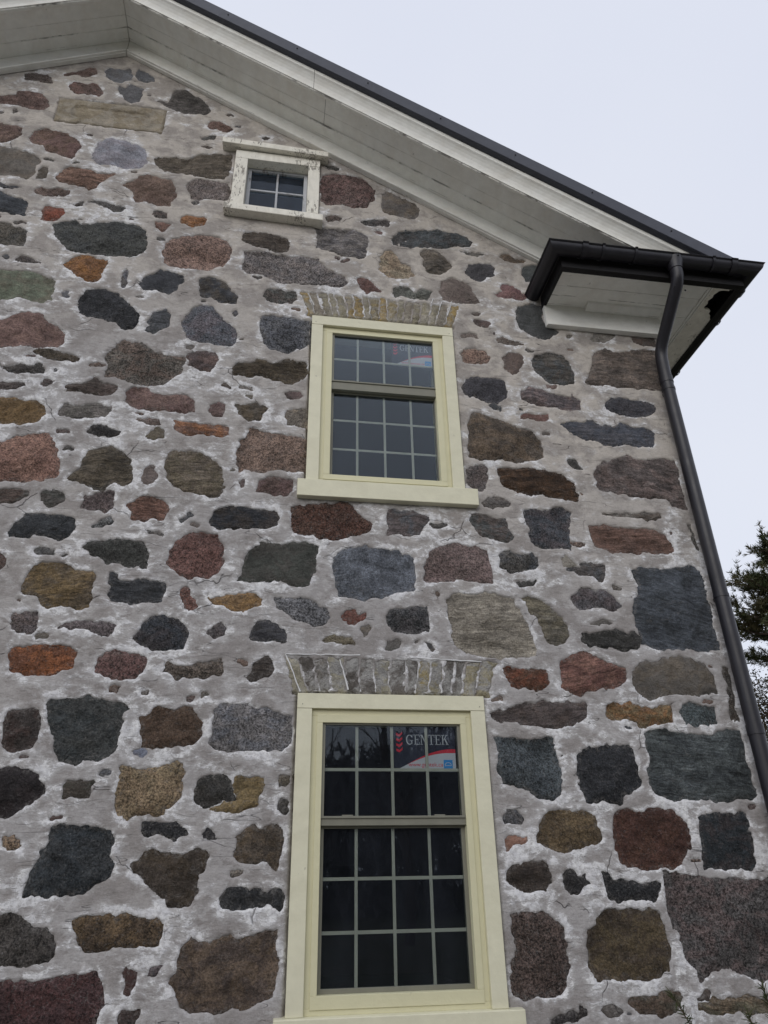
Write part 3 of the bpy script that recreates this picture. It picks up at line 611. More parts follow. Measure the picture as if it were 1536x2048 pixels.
def random_stones(x0, x1, z0, z1, r, ok):
    out = []; z = z0
    while z < z1:
        h = r.uniform(0.18, 0.38); x = x0 + r.uniform(-0.1, 0.1)
        while x < x1:
            wd = r.uniform(0.20, 0.60); c = (x+wd/2, z+h/2+r.uniform(-0.02, 0.02))
            p = blob(c[0], c[1], wd-0.05, (h-0.05)*r.uniform(0.75, 1.0), r)
            if ok(p): out.append(dict(poly=p, hex=PAL[r.integers(len(PAL))], kind='sbdmp'[r.integers(5)], A=area(p)))
            x += wd + r.uniform(0.0, 0.05)
        z += h + r.uniform(-0.01, 0.02)
    return out
tb = [(s['poly'].min(0)-0.02, s['poly'].max(0)+0.02) for s in stones]
def ok_front(p):
    lo, hi = p.min(0), p.max(0)
    if hi[1] > rake(p[:, 0].mean())-0.05 or lo[0] < LX+0.03 or hi[0] > CX-0.03 or lo[1] < 0.03: return False
    if any(in_frame(x, z, 6) for x, z in p): return False
    if lo[0] < 1.4 and hi[0] > 0.05 and hi[1] > 0.85 and lo[1] < 6: return False
    return not any((lo < b).all() and (hi > a).all() for a, b in tb)
side_r = np.random.default_rng(3)
extra = random_stones(LX, CX, 0.03, 8.5, side_r, ok_front)
side = random_stones(0.04, DEPTH, 0.03, 5.6, side_r, lambda p: p[:, 0].min() > 0.03 and p[:, 0].max() < DEPTH-0.05 and p[:, 1].max() < 5.7 and p[:, 1].min() > 0.02)
SECOND = {'5f5240': '80683c', '454241': '604b47', '60656e': '43474c', '4b4039': '705c46', '7c4a28': '4d3328', '5a3e2e': '84452a', '6d5c40': '8c5a28', '42382d': '5e5034',
          '5f5142': '4a4541', '605c5c': '70645c', '4b4c49': '383c40', '6f5f40': '8c7546', '4a3625': '2a211b', '504637': '372f27', '44382b': '765d39', '6a5e55': '4a4644', '3b4042': '596060',
          '444950': '35393b', '7c6051': '5b4437', '5f5a54': '706048', '6b4a42': '86604f', '7b5c50': '8d6b58', '7a6558': '5c504a', '6d5650': '84685c', '69544d': '574642', '7a6358': '6a544b',
          '5f6065': '7d746c', '3b3532': '4d3a34', '6a5c57': '4e4a49', '5b4c35': '463a2b', '6c5636': '56442c', '837c70': '746c5f', '644f4b': '7a6258', '57350': '404040', '615e60': '77706a'}
fil_r = np.random.default_rng(19); cnt = 0
allp = [s['poly'] for s in stones]; cen = np.array([p.mean(0) for p in allp])
for _ in range(2600):
    x, z = fil_r.uniform(-2.9, 2.9), fil_r.uniform(0.9, 8.3)
    if z > rake(x)-0.1 or (0.0 < x < 1.40 and (3.8 < z < 5.86 or z < 2.9)) or (-0.75 < x < 0.28 and 6.45 < z < 7.55) or (-2.25 < x < -1.15 and 7.4 < z < 7.95) or (x > 1.95 and 5.6 < z): continue
    near_ = np.argsort(((cen-(x, z))**2).sum(1))[:14]; dd = min(float(sdist(np.array([x]), np.array([z]), allp[i])[0]) for i in near_)
    if 0.030 < dd and cnt < 130:
        wz = min(dd*0.9, 0.045)*fil_r.uniform(0.5, 1.0); p = blob(x, z, wz*fil_r.uniform(1.3, 3.2), wz, fil_r); allp.append(p); cen = np.vstack([cen, p.mean(0)]); cnt += 1
        stones.append(dict(poly=p, hex=['5f5a56', '4a4744', '5c4f4c', '68625a', '55565a', '6b5a50'][fil_r.integers(6)], kind='sp'[fil_r.integers(2)], A=area(p)))
for s in stones+extra+side:
    r = rng.random(8); c = s2l(s['hex'], 1.5*(0.9+0.25*r[7])); g_ = sum(c)/3; c = [g_+(v-g_)*0.84 for v in c]; k = s['kind']
    s['col'] = np.array(c); f = 0.72 + 0.25*r[0]; t = 0.05*(r[1]-0.5)
    s['col2'] = np.clip(np.array([c[0]*(f+0.35*(r[2] > 0.5)*0.6+t), c[1]*(f+0.28*(r[2] > 0.5)*0.6), c[2]*(f+0.2*(r[2] > 0.5)*0.6-t)]), 0, 0.9)
    o_ = s2l(PAL[int(r[5]*len(PAL))], 1.5); s['col2'] = np.clip(s['col2']*0.72 + np.array(o_)*0.28*(g_/(sum(o_)/3))**0.5, 0, 0.9)
    if s['hex'] in SECOND: o_ = s2l(SECOND[s['hex']], 1.45); q_ = sum(o_)/3; s['col2'] = 0.6*np.array([q_+(v-q_)*0.78 for v in o_]) + 0.4*s['col']
    s['par'] = [v*(0.8+0.4*r[3]) for v in KIND[k]]; s['sd'] = ((r[4]-0.5)*40, (r[5]-0.5)*4, (r[6]-0.5)*40)
    big = min(1.0, math.sqrt(s['A'])/0.3)
    lo_, hi_ = s['poly'].min(0), s['poly'].max(0); s['fac'] = [(rng.uniform(lo_, hi_), rng.normal(0, 0.13, 2)*(0.4+0.6*big), rng.uniform(0, 0.006)) for _ in range(int(3+5*big))]
    s['proud'] = (-0.005+0.017*r[6])*big; s['tilt'] = (rng.random(2)-0.5)*0.09*big; s['rough'] = {'d': 1.25, 's': 0.8, 'b': 1.0, 'm': 1.15, 'p': 0.5}[k]*0.020
def front(u, v, h): return np.stack([u, -h, v], 1)
def sidew(u, v, h): return np.stack([CX+h, u, v], 1)
def grid(us, vs):
    U, V = np.meshgrid(us, vs); n = len(us); i = np.arange((len(vs)-1)*(n-1)); i = i//(n-1)*n + i % (n-1)
    return U.ravel(), V.ravel(), np.stack([i, i+1, i+n+1, i+n], 1)
def wall_patch(us, vs, S, keep, T, slots=()):
    u, v, Q = grid(us, vs); n, mm = len(us), len(vs); wu, wv = warped(u, v)
    d = np.full(u.shape, 0.08); D = d.reshape(mm, n); WU, WV = wu.reshape(mm, n), wv.reshape(mm, n)
    for s in S:
        lo, hi = s['poly'].min(0)-0.09, s['poly'].max(0)+0.09
        a0, a1 = np.searchsorted(us, (lo[0], hi[0])); b0, b1 = np.searchsorted(vs, (lo[1], hi[1]))
        if a0 >= a1 or b0 >= b1: continue
        sl = (slice(b0, b1), slice(a0, a1)); D[sl] = np.minimum(D[sl], sdist(WU[sl], WV[sl], s['poly']))
    d = D.ravel()
    h = 0.005*fbm(u, v, 0.45, 3, 5) + 0.0035*fbm(u, v, 0.07, 3, 6) + 0.0022*fbm(u, v*3.5, 0.09, 2, 8)
    h = h + np.where(d > 0, 0.005*(1-np.exp(-np.maximum(d, 0)/0.006)), np.maximum(2.2*d, -0.035))
    for (x0, x1, z0, z1, dep, wd) in slots:       # dark joint round a casing
        q = np.maximum(np.maximum(x0-u, u-x1), np.maximum(z0-v, v-z1)); h = h - dep*np.clip(1-q/wd, 0, 1)
    cu, cv = u[Q].mean(1), v[Q].mean(1); Q = Q[keep(cu, cv)]
    used = np.unique(Q); rm = np.zeros(len(u), int); rm[used] = np.arange(len(used))
    return T(u[used], v[used], h[used]), rm[Q], d[used]
def stone_geo(s, g, T):
    lo, hi = s['poly'].min(0)-0.022, s['poly'].max(0)+0.022
    if T is front: hi[0] = min(hi[0], CX-0.001)
    us = np.linspace(lo[0], hi[0], max(4, int((hi[0]-lo[0])/g)+1)); vs = np.linspace(lo[1], hi[1], max(4, int((hi[1]-lo[1])/g)+1))
    u, v, Q = grid(us, vs); d = sdist(*warped(u, v), s['poly']); c = s['poly'].mean(0); i = np.maximum(-d, 0)
    rim = 1-np.exp(-i/0.02)
    rg = 0.5-abs(fbm(u+s['sd'][0], v, 0.16, 4, 9))*1.3; fb = fbm(u, v+s['sd'][2], 0.06, 3, 10)
    h = s['proud']*(1-np.exp(-i/0.03)) + rim*((u-c[0])*s['tilt'][0]+(v-c[1])*s['tilt'][1]) + s['rough']*rim*(rg+0.5*fb)
    if 'fac' in s:                                  # split faces meeting at soft arrises
        wob = 0.012*fbm(u, v, 0.08, 2, 12)
        f = np.min([g_[0]*(u-p_[0]+wob)+g_[1]*(v-p_[1]+wob)+c_ for p_, g_, c_ in s['fac']], 0); h = h + rim*np.clip(f-f[d < 0].mean(), -0.022, 0.012)
    h = np.where(d > 0, -1.3*d, h)
    Q = Q[(d[Q] < 0.018).any(1)]; used = np.unique(Q); rm = np.zeros(len(u), int); rm[used] = np.arange(len(used))
    return T(u[used], v[used], h[used]), rm[Q], d[used]
def stone_obj(name, S, g, T, parent, origin=None):
    Vs, Qs, E, C, C2, Pp, Sd = [], [], [], [], [], [], []; n = 0
    for s in S:
        V, Q, d = stone_geo(s, g, T); Vs.append(V); Qs.append(Q+n); n += len(V); k = len(V); E.append(d)
        C.append(np.tile(list(s['col'])+[1], (k, 1))); C2.append(np.tile(list(s['col2'])+[1], (k, 1)))
        Pp.append(np.tile(s['par'], (k, 1))); Sd.append(np.tile(s['sd'], (k, 1)))
    cc = np.concatenate
    return mesh_np(name, cc(Vs), cc(Qs), M_STONE, parent, dict(col=('FLOAT_COLOR', cc(C)), col2=('FLOAT_COLOR', cc(C2)), par=('FLOAT_VECTOR', cc(Pp)),
                   seed=('FLOAT_VECTOR', cc(Sd)), edge=('FLOAT', cc(E))), origin=origin)
# ---------------------------------------------------------------- masonry body
def hole(w): return (w['x0']+0.03, w['x1']-0.03, w['z0']+0.02, w['z1']-0.03)
HOLES = [hole(W_UP), hole(W_LO), (ATT[0]+0.05, ATT[1]-0.05, ATT[2]+0.03, ATT[3]-0.05)]
DST = np.array([on_wall(*p) for p in ((118.5, 194), (336, 220), (324, 267), (105, 241))])
def lintel_box(w, up): return (w[0], w[1], w[2], w[3])
L_UP, L_LO = (0.06, 1.285, 5.565, 5.80), (0.075, 1.33, 2.622, 2.835)
def keep_front(x, z):
    k = (z < np.where(x >= APX, 8.565-SR*(x-APX), 8.565-SL*(APX-x))+0.16) & (x < CX)
    for a, b, c, e in HOLES: k &= ~((x > a) & (x < b) & (z > c) & (z < e))
    return k
xs = np.arange(-2.98, CX+0.001, 0.0098); xs[-1] = CX
zs = [0.80]
while zs[-1] < 8.75: zs.append(zs[-1] + 0.0074 + 0.0009*max(0, zs[-1]-1))
zs = np.array(zs)
slots = [(L_UP[0]+0.03, L_UP[1]-0.02, 5.545, 5.566, 0.03, 0.006), (L_LO[0]+0.03, L_LO[1]-0.03, 2.612, 2.622, 0.03, 0.006)] + [(w['x0']-0.002, w['x1']+0.002, w['z0'], w['z1']+0.004, 0.05, 0.009) for w in (W_UP, W_LO)] + [(ATT[0], ATT[1], ATT[2], ATT[3], 0.03, 0.008)]
# brick flat arches over the two tall windows
def lintel_bricks(b, n, cols, smear, seed):
    r = np.random.default_rng(seed); x0, x1, z0, z1 = b; S = []
    mid = (x0+x1)/2; k = 0; xx = x0; wsum = r.uniform(0.8, 1.2, n); wsum = wsum/wsum.sum()*(x1-x0)
    for i in range(n):
        a, c = xx, xx+wsum[i]; xx = c; sp = lambda x: 0.10*(x-mid)
        g = 0.0065
        p = np.array([(a+g-sp(a)*0.5, z0), (c-g-sp(c)*0.5, z0), (c-g+sp(c)*0.6, z1+r.uniform(-0.02, 0.0)), (a+g+sp(a)*0.6, z1+r.uniform(-0.02, 0.0))])
        cc = cols[r.integers(len(cols))]; s = dict(poly=p, A=0.02, hex=cc, kind='m'); s['col'] = np.array(s2l(cc)); s['col2'] = np.array(s2l(smear)); s['par'] = (0.14, 0.05, 1.0)
        s['sd'] = (r.uniform(-9, 9), 0.3, r.uniform(-9, 9)); s['proud'] = r.uniform(0.006, 0.014); s['tilt'] = (0, 0); s['rough'] = 0.007; S.append(s)
    return S
BR_UP = lintel_bricks(L_UP, 18, ['a08f68', '9a855a', '8f8264', '958e7a', '847c70', 'a3906a'], '9a9488', 4)
BR_LO = lintel_bricks(L_LO, 15, ['77726b', '6a6560', '948c74', '9a8c66', '57524d', '8d8980', 'a09a88'], '9b9996', 9)
box = lambda a, b, c, e: np.array([(a, c), (b, c), (b, e), (a, e)])
solids = [dict(poly=DST)]+BR_UP+BR_LO
V, Q, d = wall_patch(xs, zs, stones+extra+solids, keep_front, front, slots)
parts = [(V, Q, d)]
parts.append(wall_patch(np.append(np.arange(LX, -2.985, 0.03), -2.98), np.arange(0.0, 8.8, 0.03), stones+extra, keep_front, front))
parts.append(wall_patch(np.append(np.arange(-2.98, CX, 0.025), CX), np.append(np.arange(0.0, 0.785, 0.025), 0.80), extra+stones, keep_front, front))
parts.append(wall_patch(np.arange(0, DEPTH+0.01, 0.03), np.arange(0.0, 5.95, 0.03), side, lambda x, z: x < 99, sidew))
n = 0; VV, QQ, DD = [], [], []
for V, Q, d in parts: VV.append(V); QQ.append(Q+n); DD.append(d); n += len(V)
# solid core behind the faces, with the three window openings left free
core = MB(); t0, t1 = 0.045, 0.5
def strip(x0, x1, gaps):
    z = 0.0; x0 += 0; top = lambda x: rake(x)+0.15
    for a, b in gaps:
        core.box(x0, x1, t0, t1, z, a); z = b
    core.prism([(x0, z), (x1, z), (x1, top(x1)), (x0, top(x0))], t0, t1)
hA, hB, hC = HOLES[2], HOLES[0], HOLES[1]
strip(LX, APX, []); strip(APX, hA[0], []); strip(hA[0], hA[1], [(hA[2], hA[3])]); strip(hA[1], hB[0], [])
strip(hB[0], hB[1], [(hC[2], hC[3]), (hB[2], hB[3])]); strip(hB[1], CX-0.03, [])
core.box(CX-0.5, CX-0.045, 0.5, DEPTH, 0, 5.95); core.box(LX, LX+0.5, 0.5, DEPTH, 0, 5.95); core.box(LX, CX-0.03, DEPTH-0.4, DEPTH, 0, 5.95)
core.prism([(LX, 5.95), (CX, 5.95), (CX, rake(CX)+0.14), (APX, rake(APX)+0.14), (LX, rake(LX)+0.14)], DEPTH-0.4, DEPTH)
core.box(LX+0.5, CX-0.5, 0.5, DEPTH-0.4, 0.35, 0.5); core.box(LX+0.5, CX-0.5, 0.5, DEPTH-0.4, 3.25, 3.45); core.box(LX+0.5, CX-0.5, 0.5, DEPTH-0.4, 6.25, 6.4)
bm = core.b; bmesh.ops.triangulate(bm, faces=bm.faces); bm.verts.index_update()
cV = np.array([v.co[:] for v in bm.verts]); cF = np.array([[v.index for v in f.verts] for f in bm.faces]); bm.free()
wall = mesh_np('stone_wall', np.concatenate(VV), np.concatenate(QQ), M_MORTAR, None, dict(edge=('FLOAT', np.concatenate(DD))))
under(wall); tag(wall, 'pale lime mortar between the stones')
corem = mesh_np('wall_core', cV, cF, M_INT, wall, smooth=False)
stones.sort(key=lambda s: -s['A'])
def tone(hexc):
    r, g, b = [int(hexc[i:i+2], 16) for i in (0, 2, 4)]; m_ = (r+g+b)/3; wv = r-b
    if m_ < 62: return 'nearly black' if wv < 12 else 'dark brown'
    if wv > 48: return 'rust orange' if r-g > 34 else 'ochre brown'
    if wv > 24: return 'reddish' if r-g > g-b+6 else 'brown'
    if wv < -6: return 'blue grey'
    return 'dark grey' if m_ < 85 else 'grey'
for s in stones[:100]:
    c = s['poly'].mean(0); o = stone_obj('field_stone', [s], 0.0095, front, wall, origin=(c[0], 0, c[1]))
    tag(o, tone(s['hex'])+' stone', group='larger stones of the gable wall')
def stuffset(name, S, g, T):
    if S: tag(stone_obj(name, S, g, T, wall), kind='stuff')
stuffset('small_stones', stones[100:], 0.0085, front); stuffset('low_wall_stones', extra, 0.025, front); stuffset('side_wall_stones', side, 0.03, sidew)
# carved date stone with a sunk panel
def lerp4(P, a, b): return (P[0]*(1-a)+P[1]*a)*(1-b)+(P[3]*(1-a)+P[2]*a)*b
us = np.linspace(0, 1, 96); vs = np.linspace(0, 1, 40); U, Vv, Q = grid(us, vs)
P = np.array([lerp4(DST, a, b) for a, b in zip(U, Vv)])
X, Z = (U-0.5)*0.93, (0.5-Vv)*0.335
dx = np.maximum(abs(X)-0.32, 0); q = np.hypot(np.maximum(abs(X)-0.27, 0), np.maximum(abs(Z)-0.02, 0))-0.062
e_ = np.minimum(np.minimum(U, 1-U)*0.93, np.minimum(Vv, 1-Vv)*0.335)
h = 0.004 - 0.016*np.clip((-q)/0.007+0.3, 0, 1) - 0.03*np.exp(-e_/0.005) + 0.0015*fbm(X, Z, 0.08, 3, 4)
o = mesh_np('date_stone', np.stack([P[:, 0], -h, P[:, 1]], 1), Q[:, ::-1], M_STONE, None, dict(col=('FLOAT_COLOR', np.tile(s2l('9f978a', 1.3)+[1], (len(P), 1))),
     col2=('FLOAT_COLOR', np.tile(s2l('938875', 1.3)+[1], (len(P), 1))), par=('FLOAT_VECTOR', np.tile((0.04, 0.05, 0.9), (len(P), 1))), seed=('FLOAT_VECTOR', np.tile((3., 1., 5.), (len(P), 1))), edge=('FLOAT', np.full(len(P), -0.1))))
under(o); tag(o, 'smooth carved tablet with a sunk panel')
tag(stone_obj('brick_lintel', BR_UP, 0.0065, front, wall), 'buff brick flat arch with mortar smears')
tag(stone_obj('brick_lintel', BR_LO, 0.0065, front, wall), 'grey stained brick flat arch')
# raised white ribbon pointing left round the lower arch and here and there on the joints
rb = np.random.default_rng(8)
def ribbon(pts, r_=0.0045):
    P = []; pts = [np.array(p) for p in pts]
    for a, b in zip(pts, pts[1:]):
        n_ = max(2, int(np.hypot(*(b-a))/0.03))
        for k in range(n_): P.append(a+(b-a)*k/n_+rb.normal(0, 0.0015, 2))
    P.append(pts[-1]); m = MB(); m.tube([(p[0], -0.008, p[1]) for p in P], [r_*rb.uniform(0.6, 1.2) for _ in P], 6)
    tag(m.build('ribbon_pointing', M_LIME, wall, 0, True), 'thin raised line of white pointing')
M_LIME = mat_plain('white_lime', 'c4c4c4', 0.95, 0.1, k=1.25, var=0.15)
ribbon([on_wall(601, 1383), on_wall(571, 1309), on_wall(720, 1311)]); ribbon([on_wall(820, 1316), on_wall(962, 1324)])
ribbon([on_wall(680, 1320), on_wall(696, 1380)]); ribbon([on_wall(616, 588), on_wall(628, 612)], 0.004)
for a in ((866, 598, 862, 609), (884, 603, 878, 622), (903, 605, 894, 633)): ribbon([on_wall(*a[:2]), on_wall(*a[2:])], 0.0045)
# ---------------------------------------------------------------- windows
def frame_ring(mb, x0, x1, z0, z1, t, y0, y1, tb=None, split=0.0, tt=None):
    tb = t if tb is None else tb; tt = t if tt is None else tt
    mb.box(x0, x0+t, y0, y1, z0+tb+split, z1-tt-split); mb.box(x1-t, x1, y0, y1, z0+tb+split, z1-tt-split)
    mb.box(x0, x1, y0, y1, z1-tt, z1)
    if tb > 0: mb.box(x0, x1, y0, y1, z0, z0+tb)
GL = {  # serif capitals as strokes on a 0..1 field: (x0, z0, x1, z1, width)
 'E': ('r', [(0.12,0,0.26,1),(0,0,0.75,0.06),(0,0.94,0.75,1),(0.26,0.48,0.55,0.54),(0.70,0,0.76,0.24),(0.70,0.76,0.76,1),(0.52,0.38,0.57,0.64)], 0.85),
 'T': ('r', [(0.36,0,0.50,1),(0.02,0.93,0.84,1),(0.22,0,0.64,0.06),(0.0,0.72,0.06,1),(0.80,0.72,0.86,1)], 0.92),
 'N': ('n', [(0.10,0,0.17,1),(0.74,0,0.81,1),(0,0,0.30,0.06),(0.60,0.94,0.94,1),(0,0.94,0.16,1)], 1.02),
 'K': ('k', [(0.12,0,0.26,1),(0,0,0.40,0.06),(0,0.94,0.40,1),(0.55,0.94,0.86,1),(0.58,0,0.96,0.06)], 0.98)}
def letters(mb, txt, x, z, h, y, wk=0.86):
    def quad(p): f = mb.b.faces.new([mb.b.verts.new((x+a*h*wk, y, z+b*h)) for a, b in p])
    for ch in txt:
        if ch == 'G':
            n = 20; R = 0.5
            for i in range(n):
                a0, a1 = math.radians(42+i*276/n), math.radians(42+(i+1)*276/n)
                def pt(a, r): return (0.46+r*math.cos(a)*0.92, 0.5+r*math.sin(a))
                w0, w1 = 0.05+0.10*abs(math.cos(a0)), 0.05+0.10*abs(math.cos(a1))
                quad([pt(a0, R), pt(a1, R), pt(a1, R-w1), pt(a0, R-w0)])
            quad([(0.68, 0.06), (0.82, 0.06), (0.82, 0.44), (0.68, 0.44)]); quad([(0.52, 0.40), (0.94, 0.40), (0.94, 0.45), (0.52, 0.45)])
            quad([(0.78, 0.68), (0.83, 0.68), (0.83, 1.0), (0.78, 1.0)]); adv = 1.04
        else:
            k, R, adv = GL[ch]
            for a, b, c, e in R: quad([(a, b), (c, b), (c, e), (a, e)])
            if k == 'n': quad([(0.10, 1), (0.28, 1), (0.81, 0), (0.70, 0)])
            if k == 'k': quad([(0.26, 0.40), (0.26, 0.50), (0.68, 0.96), (0.76, 0.96)]); quad([(0.40, 0.58), (0.52, 0.66), (0.88, 0.04), (0.70, 0.04)])
        x += adv*h*wk
    return x
M_NAVY = mat_plain('sticker_navy', '232634', 0.5, 0.2, k=1.6, var=0.03); M_SWHITE = mat_plain('sticker_white', 'd0d2d8', 0.5, 0.2, k=1.15, var=0.03)
M_SRED = mat_plain('sticker_red', 'c02c3c', 0.5, 0.2, k=1.6, var=0.03); M_SBLUE = mat_plain('sticker_blue', '2f80c4', 0.5, 0.2, k=1.7, var=0.03)
def text_mesh(txt, size, name, mat, parent, loc):
    cu = bpy.data.curves.new('t', 'FONT'); cu.body = txt; cu.size = size; o = bpy.data.objects.new('t', cu); scene.collection.objects.link(o)
    dg = bpy.context.evaluated_depsgraph_get(); me = bpy.data.meshes.new_from_object(o.evaluated_get(dg)); bpy.data.objects.remove(o)
    me.transform(Matrix.Translation(loc) @ Matrix.Rotation(math.pi/2, 4, 'X')); me.materials.clear(); me.materials.append(mat); me.name = name
    return link(bpy.data.objects.new(name, me), parent)
def tall_window(W, label):
    x0, x1, z0, z1 = W['x0'], W['x1'], W['z0'], W['z1']; gx0, gx1, gz0, gz1 = W['g']; cw = 0.086
    m = MB(); YF = -0.034
    m.box(x0, x0+cw, YF, 0.10, z0, z1-cw-0.0015); m.box(x1-cw, x1, YF, 0.10, z0, z1-cw-0.0015); m.box(x0, x1, YF-0.001, 0.10, z1-cw, z1)
    win = m.build('window', M_CREAM, None, 0.0025); under(win); tag(win, label)
    f = MB(); s0 = 0.0                                   # stepped vinyl frame inside the casing
    frame_ring(f, x0+cw, x1-cw, z0+0.0, z1-cw, 0.036, -0.009, 0.12, 0.030)
    frame_ring(f, x0+cw+0.030, x1-cw-0.030, z0+0.024, z1-cw-0.030, (gx0-x0-cw-0.030+0.003), -0.015, 0.12, max(0.012, gz0-z0-0.024), 0.0, z1-cw-0.030-(gz1-0.010))
    g = f.build('frame', M_CREAM2, win, 0.002)
    for (a, b, c, e) in ((gx0-0.012, gx0-0.0105, gz0, gz1), (gx1+0.0105, gx1+0.012, gz0, gz1)): pass
    sx0, sx1, sb = W['sill']; s = MB(); s.loft([[(x, -0.055, sb), (x, 0.10, sb), (x, 0.10, z0+0.006), (x, -0.034, z0-0.001), (x, -0.055, z0-0.004)] for x in (sx0, sx1)]); s.build('sill', M_CREAM, win, 0.004)
    r0, r1 = W['rail']
    u = MB(); frame_ring(u, gx0, gx1, r0+0.006, gz1, 0.020, 0.0, 0.032, r1-r0-0.006); u.box(gx0, gx1, -0.008, 0.0, r1-0.012, r1)
    us_ = u.build('upper_sash', M_CLAY, win, 0.0015)
    l = MB(); frame_ring(l, gx0, gx1, gz0, r0+0.018, 0.024, 0.034, 0.070, 0.022); ls = l.build('lower_sash', M_CLAY, win, 0.0015)
    def bars(cx, rows, za, zb, y, name):
        b = MB()
        for x in cx: b.box(x-0.0085, x+0.0085, y, y+0.006, za, zb)
        for z in rows: b.box(gx0+0.012, gx1-0.012, y+0.0005, y+0.0055, z-0.0085, z+0.0085)
        return b.build(name, M_BAR, win, 0.001)
    cols = [gx0+(gx1-gx0)*k/4 for k in (1, 2, 3)]
    bars(cols, W['rows'], r0+0.012, gz1-0.01, 0.021, 'glazing_bars'); bars(cols, W['rows2'], gz0+0.01, r0+0.012, 0.052, 'glazing_bars')
    for (a, b, y) in ((r1-0.001, gz1-0.018, 0.012), (gz0+0.02, r0+0.016, 0.043)):
        p = MB(); p.box(gx0+0.016, gx1-0.016, y, y+0.004, a, b); p.build('pane', M_GLASS, win)
    for (x, z) in ((x0+0.03, z1-cw/2-0.02), (x1-0.03, z1-cw/2-0.02)): MB().tube([(x, YF-0.003, z), (x, YF+0.004, z)], 0.003, 8).build('screw', M_CLAY, win)
    for x in (gx0+0.15, gx1-0.15): MB().box(x-0.03, x+0.03, -0.005, 0.006, r1, r1+0.006).build('sash_lock', M_CLAY, win, 0.001)
    return win
def sticker(win, x0, x1, z0, z1, y=0.036):
    w, h = x1-x0, z1-z0
    b = MB(); b.box(x0, x1, y, y+0.001, z0, z1); st = b.build('sticker', M_NAVY, win); tag(st, 'dark maker sticker with white swoosh on the inside of the glass')
    y -= 0.0015
    def sw(off): return [(x0+w*t, z0+h*(0.02+off+0.40*math.sin(min(1, t*1.12)*math.pi/2)*1.0)) for t in np.linspace(0.02, 1, 24)]
    a = MB(); top, low = sw(0.0), [(x0+w*0.02, z0+h*0.01), (x1, z0+h*0.01)]
    pts = top+[low[1], low[0]]; a.b.faces.new([a.b.verts.new((p, y, q)) for p, q in pts]); a.build('sticker_swoosh', M_SWHITE, win)
    r = MB(); U = sw(0.0); n = len(U)
    up = [(p, q+h*0.085*min(1, max(0, (i/n-0.18)*1.5))) for i, (p, q) in enumerate(U)]
    for i in range(4, n-1): r.b.faces.new([r.b.verts.new((p, y-0.0006, q)) for p, q in (U[i], U[i+1], up[i+1], up[i])])
    r.build('sticker_red_arc', M_SRED, win)
    for k in range(4):                                    # four red chevrons
        r = MB()
        zc = z0+h*(0.86-0.115*k); xa, xb = x0+w*0.045, x0+w*0.145; xm = (xa+xb)/2; t = h*0.055
        r.b.faces.new([r.b.verts.new((p, y-0.0006, q)) for p, q in ((xa, zc), (xm, zc-t*0.6), (xm, zc-t*1.6), (xa, zc-t))]); r.b.faces.new([r.b.verts.new((p, y-0.0006, q)) for p, q in ((xm, zc-t*0.6), (xb, zc+t*0.5), (xb, zc-t*0.5), (xm, zc-t*1.6))]); r.build('sticker_chevron', M_SRED, win)
    t = MB(); letters(t, 'GENTEK', x0+w*0.205, z0+h*0.60, h*0.22, y-0.0006, (w*0.72)/(h*0.22*5.86)); t.build('sticker_lettering', M_SWHITE, win)
    text_mesh('www.gentek.ca', w*0.090, 'sticker_address', M_SRED, win, (x0+w*0.235, y-0.0008, z0+h*0.125))
    e = MB(); e.box(x0+w*0.80, x0+w*0.945, y-0.0012, y-0.0006, z0+h*0.035, z0+h*0.27); e.build('sticker_blue_badge', M_SBLUE, win)
    e = MB(); bx, bz, s_ = x0+w*0.872, z0+h*0.155, w*0.055
    for k in range(10):
        a0, a1 = math.pi*k/10, math.pi*(k+1)/10
        e.b.faces.new([e.b.verts.new((bx+rr*math.cos(aa), y-0.0016, bz+rr*math.sin(aa)*0.8)) for rr, aa in ((s_, a0), (s_, a1), (s_*0.8, a1), (s_*0.8, a0))])
    e.box(bx-s_, bx+s_, y-0.0018, y-0.0014, bz-0.004, bz-0.001); e.build('sticker_badge_lines', M_SWHITE, win)
wu = tall_window(W_UP, 'upper cream sash window with a sash slightly dropped'.replace(' with a sash slightly dropped', ''))
wl = tall_window(W_LO, 'lower cream sash window')
for W_, p_, q_ in ((wl, (786, 1453), (913, 1545)), (wu, (782, 679), (867, 739))):
    a_, b_ = on_wall(*p_, 0.036), on_wall(*q_, 0.036); sticker(W_, a_[0], b_[0], b_[1], a_[1])
# small old window under the peak
ax0, ax1, az0, az1 = ATT; m = MB()
m.box(ax0, ax0+0.108, -0.045, 0.10, az0, az1-0.10); m.box(ax1-0.102, ax1, -0.043, 0.10, az0, az1-0.10); m.box(ax0, ax1, -0.046, 0.10, az1-0.10, az1)
att = m.build('attic_window', M_TRIMOLD, None, 0.004); under(att); tag(att, 'small square four pane window with peeling white casing')
m = MB(); m.loft([[(x, -0.095, a), (x, 0.02, a+0.012), (x, 0.02, b+0.03), (x, -0.095, b)] for x, a, b in ((-0.712, 7.375, 7.442), (0.215, 7.345, 7.41))])
m.build('drip_cap', M_TRIMOLD, att, 0.006)
m = MB(); m.loft([[(x, -0.09, a), (x, 0.03, a), (x, 0.03, b+0.02), (x, -0.09, b)] for x, a, b in ((-0.635, 6.555, 6.625), (0.186, 6.53, 6.603))]); m.build('sill', M_TRIMOLD, att, 0.007)
m = MB(); m.box(ax0+0.09, ax1-0.09, 0.03, 0.2, az0-0.04, az0+0.015); m.build('inner_sill', M_TRIMOLD, att, 0.002)
m = MB(); frame_ring(m, -0.480, 0.043, 6.69, 7.256, 0.032, 0.045, 0.09, 0.04)
m.box(-0.2275, -0.2095, 0.05, 0.08, 6.73, 7.23); m.box(-0.450, 0.013, 0.051, 0.079, 6.975, 6.993)
